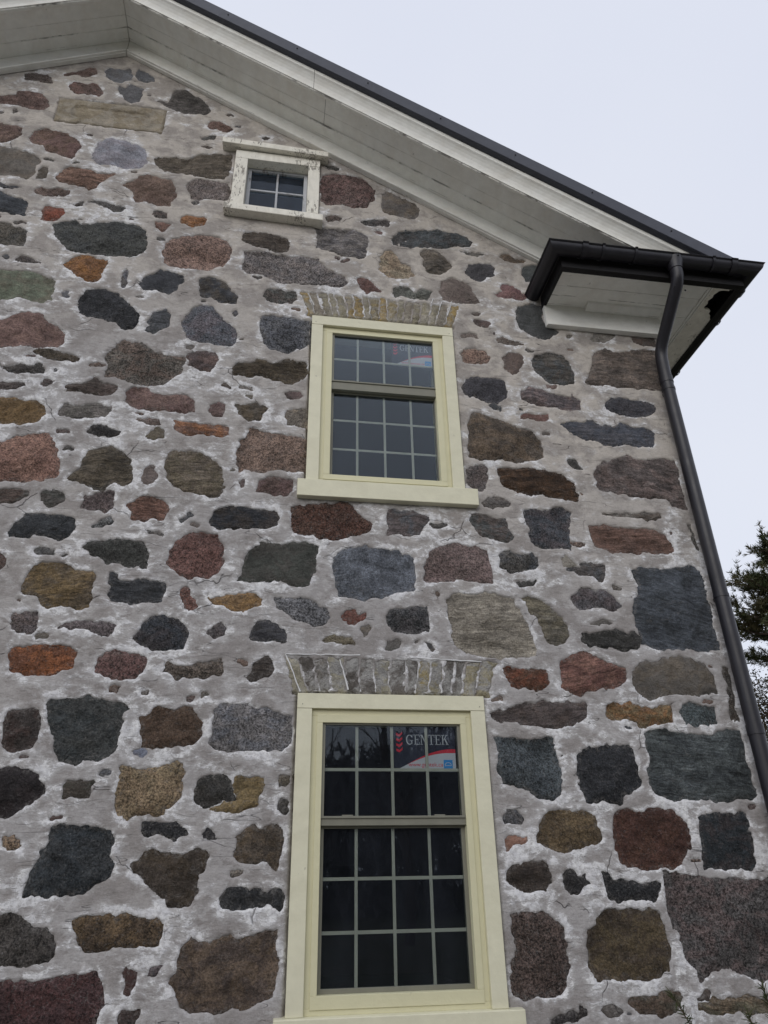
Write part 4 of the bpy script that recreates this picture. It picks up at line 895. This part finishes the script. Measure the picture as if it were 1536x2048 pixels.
M_SASHW = mat_paint('grey_white_sash_paint', '9a9ca0', '77756f', 0.5, 0.6, 0.3, k=1.4); m.build('sash', M_SASHW, att, 0.002)
m = MB(); m.box(-0.45, 0.013, 0.064, 0.068, 6.72, 7.23); m.build('pane', M_GLASS, att)
# ---------------------------------------------------------------- raking cornice
def rake_piece(name, prof, side, xe, mat, closed=True, bevel=0.0, label=None, xa=None):
    """profile (y, w) swept from the ridge down the rake; mitred at the ridge with a hairline joint"""
    m = MB(); g = 0.0025; rings = []; N = 24; xs_ = APX+g*side if xa is None else xa
    for k in range(N+1):
        x = xs_+(xe-xs_)*k/N
        wob = 0.004*math.sin(x*1.7+len(name))
        rings.append([(x, y, rake(x)+w_+wob) for y, w_ in prof])
    m.loft(rings, True, True)
    clip = [((0, 0, 6.015), (0, 0, -1))] if side > 0 else [((0, 0, 6.015), (0, 0, -1))]
    o = m.build(name, mat, None, bevel, False, clip); under(o)
    if label: tag(o, label)
    return o
FR = [(-0.004, 0.0), (-0.040, 0.0), (-0.040, 0.20), (-0.004, 0.20)]
BEAD = [(-0.041, 0.004), (-0.056, 0.006), (-0.060, 0.014), (-0.056, 0.022), (-0.049, 0.026), (-0.049, 0.034), (-0.041, 0.036)]
SOF = [(-0.01, 0.202), (-0.263, 0.202), (-0.262, 0.224), (-0.01, 0.224)]
SOF2 = [(-0.2642, 0.203), (-0.42, 0.203), (-0.42, 0.224), (-0.2642, 0.224)]
BED = [(-0.041, 0.196), (-0.041, 0.186), (-0.150, 0.186), (-0.158, 0.192), (-0.158, 0.2015), (-0.041, 0.2015)]
CR = [(-0.405, 0.222), (-0.405, 0.178), (-0.418, 0.170), (-0.436, 0.170), (-0.437, 0.180), (-0.447, 0.180), (-0.449, 0.196), (-0.453, 0.214), (-0.463, 0.240), (-0.480, 0.266), (-0.498, 0.286), (-0.514, 0.298), (-0.518, 0.312), (-0.518, 0.337), (-0.405, 0.337)]
for sd, xe, nm in ((1, 3.52, 'right'), (-1, -6.92, 'left')):
    fr = rake_piece('raking_frieze', FR, sd, xe if sd < 0 else CX, M_TRIM, bevel=0.002)
    b_ = rake_piece('frieze_bead', BEAD, sd, xe if sd < 0 else CX, M_TRIM); 
    cuts = [(None, 0.16), (0.163, 3.52)] if sd > 0 else [(None, xe)]
    for xa, xb in cuts:
        rake_piece('raking_soffit', SOF, sd, xb, M_TRIM, xa=xa); rake_piece('raking_soffit', SOF2, sd, xb, M_TRIM, xa=xa)
    rake_piece('bed_moulding', BED, sd, xe, M_TRIM, bevel=0.002)
    for xa, xb in ([(None, 0.05), (0.053, 3.52)] if sd > 0 else cuts): rake_piece('crown_moulding', CR, sd, xb, M_TRIM, bevel=0.0015, xa=xa)
# roof: right and left slopes with a folded metal edge
def roof(side, xe, label):
    m = MB(); rg = []
    for k in range(2):
        x = (APX, xe)[k]
        rg.append([(x, y, rake(x)+w_) for y, w_ in ((-0.515, 0.338), (-0.560, 0.338), (-0.569, 0.343), (-0.572, 0.476), (-0.566, 0.484), (DEPTH+0.4, 0.484), (DEPTH+0.4, 0.338))])
    m.loft(rg)
    o = m.build('metal_roof', M_ROOF, None, 0.002, False, [((0, 0, 6.03), (0, 0, -1))]); under(o); tag(o, label)
    for k in range(9):
        r = MB(); y = 0.1+k*0.9; a, b = (APX, xe)
        r.loft([[(x, y-0.02, rake(x)+0.483), (x, y+0.02, rake(x)+0.483), (x, y+0.02, rake(x)+0.515), (x, y-0.02, rake(x)+0.515)] for x in (a, b)]); r.build('standing_seam', M_ROOF, o)
    for k in range(14):
        s = MB()
        x = APX+side*(0.35+k*0.62)
        if (side > 0 and x > xe-0.1) or (side < 0 and x < xe): continue
        z = rake(x)+0.425; s.tube([(x, -0.577, z), (x, -0.569, z)], 0.006, 8); s.build('screw_head', M_BLACK, o)
roof(1, 3.595, 'charcoal metal roof edge of the right slope'); roof(-1, -6.96, 'charcoal metal roof edge of the left slope')
m = MB(); m.loft([[(APX-0.16, y, rake(APX-0.16)+0.495), (APX, y, rake(APX)+0.525), (APX+0.16, y, rake(APX+0.16)+0.495), (APX, y, rake(APX)+0.475)] for y in (-0.574, DEPTH+0.42)])
under(m.build('ridge_cap', M_ROOF))
# ---------------------------------------------------------------- cornice return at the corner
BX0, BX1, BY, BZ = 2.085, 3.585, -0.44, 5.872
m = MB(); m.box(2.045, CX+0.0425, -0.042, -0.002, 5.648, BZ+0.02); m.box(2.05, CX+0.052, -0.054, -0.042, 5.648, 5.678); m.box(2.05, CX+0.047, -0.049, -0.042, 5.678, 5.690)
fb = m.build('return_frieze', M_TRIM, None, 0.002); under(fb)
m = MB(); m.box(CX+0.002, CX+0.042, -0.039, DEPTH, 5.650, BZ+0.019); m.box(CX+0.042, CX+0.054, -0.052, DEPTH, 5.650, 5.677)
under(m.build('side_frieze', M_TRIM, None, 0.002))
m = MB()
m.box(BX0-0.03, CX+0.30, BY, -0.375, BZ-0.004, BZ+0.02)          # front board
m.box(BX0-0.03, BX0+0.075, -0.3735, -0.043, BZ-0.004, BZ+0.02)    # end board
m.box(BX0+0.077, CX+0.30, -0.3735, -0.262, BZ+0.004, BZ+0.02); m.box(BX0+0.077, CX+0.30, -0.2605, -0.043, BZ+0.002, BZ+0.02)
sf = m.build('return_soffit', M_TRIM, None, 0.0015); under(sf)
m = MB(); m.loft([[(x+dx, y, z) for dx, y, z in ((0, -0.043, BZ+0.003), (0.0, -0.043, BZ-0.036), (0, -0.060, BZ-0.038), (0.0, -0.085, BZ-0.030), (0, -0.118, BZ-0.014), (0, -0.128, BZ+0.003))] for x in (2.40, CX+0.035)])
m.build('bed_moulding', M_TRIM, sf, 0.002)
# side soffit of two boards, the outer one rotted through near the corner
m = MB(); xs0, xs1, xs2 = CX+0.042, CX+0.302, BX1-0.02
m.box(xs0, xs1, -0.041, DEPTH+0.4, BZ-0.001, BZ+0.018); m.box(xs1+0.001, xs1+0.016, BY, DEPTH+0.4, BZ-0.010, BZ+0.016); m.box(xs1+0.024, xs1+0.034, BY, DEPTH+0.4, BZ-0.008, BZ+0.016)
m.build('side_soffit', M_TRIM, sf, 0.0015)
rag = [(xs1+0.036, BY), (xs2, BY), (xs2+0.0, -0.418), (3.52, -0.412), (3.545, -0.404), (3.50, -0.398), (3.51, -0.388), (3.46, -0.386), (3.43, -0.378), (3.405, -0.33), (3.412, -0.30), (3.395, -0.26), (3.41, -0.23), (3.40, -0.19), (3.425, -0.165), (3.45, -0.17), (3.478, -0.155), (3.485, -0.12), (3.51, -0.10), (3.53, -0.06), (xs2, -0.04), (xs2, DEPTH+0.4), (xs1+0.036, DEPTH+0.4)]
m = MB(); a = [m.b.verts.new((x, y, BZ-0.002)) for x, y in rag]; b = [m.b.verts.new((x, y, BZ+0.016)) for x, y in rag]; m.b.faces.new(a); m.b.faces.new(b[::-1])
for i in range(len(rag)): m.b.faces.new((a[i], b[i], b[(i+1) % len(rag)], a[(i+1) % len(rag)]))
tag(m.build('rotten_board', M_TRIMOLD, sf), 'peeling soffit board with a rotted hole')
# dark clad fascia on three sides and a flat cover over the return
m = MB(); m.box(BX0-0.045, BX0-0.032, BY-0.012, -0.004, BZ-0.012, 6.03); m.box(BX0-0.045, BX1, BY-0.025, BY-0.002, BZ-0.014, 6.031); m.box(BX1-0.018, BX1+0.005, BY-0.0245, DEPTH+0.4, BZ-0.013, 6.032)
m.box(BX0-0.044, BX0-0.020, BY-0.002, -0.044, BZ-0.0135, BZ-0.0045); m.box(BX0-0.02, BX1-0.02, BY-0.001, BY+0.028, BZ-0.0135, BZ-0.0045); m.box(BX1-0.05, BX1-0.019, BY+0.028, DEPTH+0.4, BZ-0.0135, BZ-0.0045)
fa = m.build('fascia_cladding', M_BLACK, None, 0.001); under(fa)
m = MB(); m.box(BX0-0.04, BX1, BY-0.02, -0.001, 6.033, 6.040); m.box(CX-0.2, BX1, -0.001, DEPTH+0.4, 6.034, 6.041); m.build('cover_flashing', M_GUTTER, fa)
# half round gutter: out from the wall, along the return, back along the eave
def gutter_profile(r, t=0.004):
    P = [(r+0.004, 0.004), (r+0.012, 0.010), (r+0.010, 0.018), (r+0.001, 0.018)]
    P = [(r*math.cos(a), -r*1.0*math.sin(a)) for a in np.linspace(math.pi, 0, 15)]
    P = P + [(r+0.007, 0.002), (r+0.012, 0.009), (r+0.007, 0.016), (r-0.002, 0.014), (r-t, 0.004)]
    return P + [((r-t)*math.cos(a), -(r-t)*math.sin(a)) for a in np.linspace(0, math.pi, 15)]
GR, GZ = 0.060, 5.990
gx0, gy, gx1 = BX0-0.05-GR, BY-0.03-GR, BX1+0.01+GR
path = [((gx0, -0.004), (-1, 0)), ((gx0, gy), (-1, -1)), ((gx1, gy), (1, -1)), ((gx1, DEPTH+0.4), (1, 0))]
def sweep(prof, path, z0):
    return [[(px+o*nx, py+o*ny, z0+h-0.010*max(0, 3.5-px)/1.5*0) for o, h in prof] for (px, py), (nx, ny) in path]
m = MB(); m.loft(sweep(gutter_profile(GR), path, GZ), True, True)
gut = m.build('gutter', M_GUTTER, None, 0, True); under(gut); tag(gut, 'dark brown half round gutter wrapping the cornice return')
# closed end against the wall
m = MB(); pr = gutter_profile(GR)[:15]; m.loft([[(gx0+o, y, GZ+h) for o, h in pr+[(GR, 0.0)]] for y in (-0.012, -0.004)]); m.build('end_cap', M_GUTTER, gut)
def band(c, d, wd, name='gutter_bracket', grow=0.010):
    P = gutter_profile(GR+grow)[:20]; P = [(o, h) for o, h in P] + [(o*0.93, h*0.93) for o, h in P[::-1]]
    m = MB(); c = Vector((c[0], c[1])); nrm = Vector(d); t = Vector((-nrm.y, nrm.x))
    m.loft([[(*(c+t*s_+nrm*o), GZ+h) for o, h in P] for s_ in (-wd/2, wd/2)]); return m.build(name, M_GUTTER, gut, 0, True)
for x in (2.35, 2.62, 3.28, 3.46): band((x, gy), (0, -1), 0.020 if x != 3.46 else 0.05)
band((2.20, gy), (0, -1), 0.045)
for y in (-0.30, 0.05, 0.75, 1.35, 2.1, 3.0, 4.0, 5.0, 6.0, 7.0): band((gx1, y), (1, 0), 0.022 if y > 0 else 0.05)
# downspout with funnel outlet, offset bends and wall run
def arc_pts(P, n=6, r=0.09):
    out = [Vector(P[0])]
    for a, b, c in zip(P, P[1:], P[2:]):
        a, b, c = Vector(a), Vector(b), Vector(c); u = (a-b).normalized(); v = (c-b).normalized(); rr = min(r, (a-b).length*0.45, (c-b).length*0.45)
        for k in range(n+1):
            t = k/n; out.append((b+u*rr)*(1-t)**2 + b*2*t*(1-t) + (b+v*rr)*t*t)
    out.append(Vector(P[-1])); return out
ox = 2.965
m = MB(); pts = arc_pts([(ox, gy, GZ-0.02), (ox, gy, GZ-0.20), (2.955, -0.10, 5.42), (2.955, -0.085, 5.20), (2.955, -0.085, 0.12)], r=0.10); m.tube(pts, 0.048, 20)
dsp = m.build('downspout', M_GUTTER, None, 0, True); under(dsp); tag(dsp, 'dark brown round downspout bending in from the gutter to the corner')
m = MB(); m.tube([(ox, gy, GZ-0.005), (ox, gy, GZ-0.035), (ox, gy, GZ-0.085), (ox, gy, GZ-0.11)], [0.072, 0.068, 0.053, 0.053], 20); m.build('outlet_funnel', M_GUTTER, dsp, 0, True)
for z, y, r_ in ((5.13, -0.085, 0.052), (2.42, -0.085, 0.052)): m = MB(); m.tube([(2.955, y, z-0.03), (2.955, y, z+0.03)], r_, 20); m.build('pipe_joint', M_GUTTER, dsp, 0, True)
for z in (5.04, 3.3, 1.2): m = MB(); m.tube([(2.955, -0.085, z-0.012), (2.955, -0.085, z+0.012)], 0.0515, 20); m.box(2.945, 2.965, -0.05, 0.01, z-0.012, z+0.012); m.box(2.998, 3.008, -0.095, -0.075, z-0.02, z+0.02); m.build('pipe_strap', M_GUTTER, dsp, 0, True)
for p in ((ox-0.045, gy+0.01, 5.71), (ox+0.045, gy+0.02, 5.69), (ox, gy-0.072, GZ-0.02)): m = MB(); m.tube([(p[0]-0.004, p[1]-0.003, p[2]), (p[0]+0.004, p[1]+0.003, p[2])], 0.006, 8); m.build('pipe_screw', M_BLACK, dsp)
# ---------------------------------------------------------------- ground
def mat_grass():
    s = NT('bounce_ground'); P = s.pos
    sp = s.n('ShaderNodeSeparateXYZ'); s.l(P, sp.inputs[0])
    lawn = s.mix(s.ramp(s.noise(P, 0.5, 4), 0.35, 0.65), [0.045, 0.055, 0.022], [0.09, 0.08, 0.045])
    bounce_edge = s.ramp(s.math('ADD', s.math('ABSOLUTE', s.math('ADD', sp.outputs[1], 3.5)), s.math('MULTIPLY', s.noise(P, 1.5, 3), 1.5)), 5.2, 5.8, 0, 1)
    b = s.mix(s.ramp(s.noise(P, 0.9, 4), 0.35, 0.65), [0.22, 0.21, 0.19], [0.32, 0.305, 0.28]); b = s.mix(bounce_edge, b, lawn); b = s.mix(1.0, b, s.grey(s.ramp(s.noise(P, 25, 4, 0.7), 0.3, 0.7, 0.7, 1.3)), 'MULTIPLY')  # pale unseen strip before the wall, added to bounce light under the eaves
    return s.fin(b, 0.95, s.noise(P, 40, 4, 0.7), 0.03, 0.1)
us = np.concatenate([-np.geomspace(900, 12, 14), np.linspace(-10, 10, 41), np.geomspace(12, 900, 14)]); U, Vv, Q = grid(us, us)
h = 0.05*fbm(U, Vv, 4, 3, 2)*np.clip((abs(Vv+4)+abs(U))/4, 0.2, 1) - 0.01 + 0.9*np.clip((np.hypot(U, Vv)-40)/300, 0, 3)*fbm(U, Vv, 90, 2, 6)
g = mesh_np('ground', np.stack([U, Vv, np.where((abs(U) < 8) & (Vv > -1.5) & (Vv < 9), -0.012, h)], 1), Q, mat_grass()); tag(g, kind='structure')
m = MB(); m.box(LX-0.04, CX+0.04, -0.06, 0.4, -0.4, 0.03); m.box(CX-0.3, CX+0.045, 0.4, DEPTH, -0.4, 0.031); o = m.build('footing', mat_plain('footing_stone', '6a6763', 0.9, 0.1, var=0.2), None, 0.01); under(o)
# ---------------------------------------------------------------- trees
M_BARK = mat_plain('tree_bark', '4a4038', 0.95, 0.1, var=0.3)
def mat_leaf(name, a, b):
    s = NT(name); c = s.mix(s.ramp(s.noise(s.pos, 1.3, 3, 0.6), 0.35, 0.65), a, b)
    c = s.mix(1.0, c, s.grey(s.ramp(s.noise(s.pos, 9, 2), 0.3, 0.7, 0.7, 1.3)), 'MULTIPLY'); return s.fin(c, 0.75, None, spec=0.2)
M_PINE = mat_leaf('pine_needles', [0.040, 0.055, 0.022], [0.085, 0.075, 0.038]); M_TWIG = mat_leaf('dry_leaves', [0.055, 0.055, 0.03], [0.10, 0.075, 0.045])
def blades(C, D, ln, wd, r, k, spread):
    """tufts of thin blades: centres C, directions D"""
    n = len(C); V = []; C = np.repeat(C, k, 0); D = np.repeat(D, k, 0) + r.normal(0, spread, (n*k, 3)); D /= np.linalg.norm(D, axis=1)[:, None]
    S = np.cross(D, r.normal(0, 1, (n*k, 3))); S /= np.linalg.norm(S, axis=1)[:, None]+1e-9
    L = ln*r.uniform(0.6, 1.2, (n*k, 1)); V = np.stack([C-S*wd/2, C+S*wd/2, C+D*L+S*wd/4, C+D*L-S*wd/4], 1).reshape(-1, 3)
    return V, np.arange(len(V)).reshape(-1, 4)
def pine(x, y, H, R, z_low, label, seed, dens=1.0):
    r = np.random.default_rng(seed); t = tag(empty('pine_tree', (x, y, 0)), label, 'tree')
    b = MB(); b.tube([(0, 0, -0.1), (0.1, 0, H*0.3), (-0.05, 0.1, H*0.65), (0, 0, H)], [R*0.075, R*0.055, R*0.035, 0.03], 10)
    C, D = [], []; nl = int(46*dens)
    for i in range(nl):
        f = (i+r.uniform(0, 1))/nl; z = z_low+(H-z_low)*f; L = R*(1-f**1.6)*r.uniform(0.6, 1.15)+0.4; a = r.uniform(0, 2*math.pi); up = r.uniform(-0.05, 0.4)
        p0 = np.array([0, 0, z]); d = np.array([math.cos(a), math.sin(a), up]); p1 = p0+d*L*0.6; p2 = p1+(d+np.array([0, 0, 0.25]))*L*0.4
        b.tube([tuple(p0), tuple(p1), tuple(p2)], [0.05+0.012*L, 0.03, 0.012], 5)
        for j in range(int(5+7*L)):
            u = r.uniform(0.3, 1.0); q = p0*(1-u)**2+2*p1*u*(1-u)+p2*u*u if False else (p0+(p1-p0)*u/0.6 if u < 0.6 else p1+(p2-p1)*(u-0.6)/0.4)
            e = np.cross(d, (0, 0, 1))*r.choice((-1, 1))*r.uniform(0.3, 1)+d*r.uniform(0.2, 0.8)+np.array([0, 0, r.uniform(-0.1, 0.6)]); e /= np.linalg.norm(e)
            l2 = r.uniform(0.25, 0.8)*(0.6+0.25*L); q2 = q+e*l2; b.tube([tuple(q), tuple(q2)], [0.014, 0.006], 3)
            for v in np.linspace(0.3, 1, 6): C.append(q+e*l2*v+r.normal(0, 0.04, 3)); D.append(e+np.array([0, 0, 0.4]))
    b.build('trunk', M_BARK, t, 0, True)
    V, Q = blades(np.array(C), np.array(D), 0.17, 0.022, r, 13, 0.9); mesh_np('crown', V, Q, M_PINE, t, smooth=False)
    return t
def broad(x, y, H, R, z_low, label, seed, name='bare_tree', leaves=0, group=None, lean=0.0, mat=None, lw=0.02, depth=4):
    r = np.random.default_rng(seed); t = tag(empty(name, (x, y, 0)), label, 'tree', group); b = MB(); tips = []
    def grow(p, d, L, rad, n):
        q = p+d*L*0.5+r.normal(0, 0.04*L, 3); e = p+d*L; b.tube([tuple(p), tuple(q), tuple(e)], [rad, rad*0.85, rad*0.66], 7 if n > 2 else (4 if n > 1 else 3))
        if n == 0: tips.append((e, d)); return
        if n < 3: tips.append((q, d))
        for k in range(r.integers(3, 5) if n > 1 else 3):
            v = d+r.normal(0, 0.42, 3)+np.array([0, 0, 0.12]); v /= np.linalg.norm(v); grow(e if k < 2 else q, v, L*r.uniform(0.58, 0.82), rad*0.58, n-1)
    grow(np.array([0, 0, -0.1]), np.array([lean, 0, 1.0]), z_low, R, depth)
    b.build('trunk', M_BARK, t, 0, True)
    if leaves:
        C = np.repeat(np.array([a for a, _ in tips]), leaves, 0)+r.normal(0, 0.16, (len(tips)*leaves, 3)); D = r.normal(0, 1, C.shape)
        V, Q = blades(C, D, 0.06, 0.045, r, 3, 0.6); mesh_np('crown', V, Q, mat or M_TWIG, t, smooth=False)
    return t
pine(17.9, 16.0, 12.1, 3.6, 7.3, 'dark pine crown with ragged clumps beyond the house corner', 11, 1.6)
broad(17.0, 17.0, 8, 0.17, 3.4, 'dull leafy tree with fine twigs under the pine at the right edge', 12, 'leafy_tree', 26, depth=5)
# bare trees across the lawn behind the photographer: they are what the panes mirror
k = 0
for (x, y, zl, rd) in ((-9, -22, 4.2, 0.20), (-2.5, -26, 4.8, 0.24), (4.5, -21, 4.0, 0.18), (10, -25, 4.5, 0.22), (15, -20, 3.8, 0.19)):
    lab = ['thick bare tree reflected at the left of the lower window', 'tallest bare tree mirrored in the middle panes', 'slender bare tree mirrored right of the middle panes', 'forked bare tree mirrored in the right hand panes', 'short bare tree at the right end of the mirrored row'][k]
    broad(x, y, 9, rd, zl, lab, 30+k, 'bare_tree', 0, 'bare trees mirrored in the windows', depth=4); k += 1
r = np.random.default_rng(77); b = MB()
for i in range(150):
    x, y = r.uniform(-75, 80), r.uniform(-62, -40); H = r.uniform(10, 16); rad = r.uniform(0.12, 0.3)
    b.tube([(x, y, -0.2), (x+r.normal(0, 0.3), y, H*0.5), (x+r.normal(0, 0.6), y, H)], [rad, rad*0.7, 0.04], 5)
    for j in range(7):
        z = H*r.uniform(0.3, 0.9); a = r.uniform(0, 6.28); L = r.uniform(1.5, 3.5); b.tube([(x, y, z), (x+math.cos(a)*L, y+math.sin(a)*L, z+L*0.8)], [rad*0.35, 0.03], 3)
n = 70000; xx = r.uniform(-60, 65, n); hh = 11.6+2.4*fbm(xx, xx*0, 9, 3, 5)*2; C = np.stack([xx, r.uniform(-66, -44, n), r.uniform(0, 1, n)**0.8*hh], 1); V, Q = blades(C, r.normal(0, 1, C.shape)*np.array([1, 1, 2.2]), 0.75, 0.15, r, 3, 0.5)
bm = b.b; bmesh.ops.triangulate(bm, faces=bm.faces); bm.verts.index_update(); v0 = np.array([v.co[:] for v in bm.verts]); f0 = np.array([[v.index for v in f.verts] for f in bm.faces]); bm.free()
q3 = np.concatenate([Q[:, [0, 1, 2]], Q[:, [0, 2, 3]]])+len(v0)
wd = mesh_np('far_wood', np.concatenate([v0, V]), np.concatenate([f0, q3]), mat_leaf('woodland', [0.16, 0.15, 0.14], [0.26, 0.24, 0.23]), smooth=False); tag(wd, 'distant dark wood mirrored in the windows', 'wood', kind='stuff')
# ---------------------------------------------------------------- yew shrub in front of the wall foot
def shrub():
    r = np.random.default_rng(21); t = tag(empty('evergreen_shrub', (2.25, -0.75, 0)), 'dark needled shrub whose tips show at the bottom right corner', 'shrub'); b = MB(); C, D = [], []
    base = np.array([2.25, -0.75, 0.0]); tips = [on_wall(1345, 1990, -0.7), on_wall(1521, 1975, -0.7), on_wall(1500, 2030, -0.75)]
    T = [np.array([x, -0.7-0.02*i, z]) for i, (x, z) in enumerate(tips)]
    for i in range(34): a = r.uniform(0, 6.28); T.append(base+np.array([math.cos(a)*r.uniform(0.1, 0.42), math.sin(a)*r.uniform(0.1, 0.36), r.uniform(0.45, 0.92)]))
    for i, e in enumerate(T):
        p = base+np.array([r.normal(0, 0.04), r.normal(0, 0.04), 0.0]); e = np.array(e)
        mid = p*0.45+e*0.55+np.array([0.10 if i == 0 else 0.02, 0, 0.02]); P = [p*(1-u)**2+2*mid*u*(1-u)+e*u*u for u in np.linspace(0, 1, 9)]
        b.tube([tuple(q-base) for q in P], list(np.linspace(0.010, 0.002, 9)), 5)
        for u in np.linspace(0.3, 1, 60):
            q = p*(1-u)**2+2*mid*u*(1-u)+e*u*u; d = 2*(1-u)*(mid-p)+2*u*(e-mid); d /= np.linalg.norm(d); C.append(q-base); D.append(d*0.75)
    b.build('stems', M_BARK, t, 0, True)
    V, Q = blades(np.array(C), np.array(D), 0.034, 0.0055, r, 6, 0.75); mesh_np('needles', V, Q, M_PINE, t, smooth=False)
shrub()
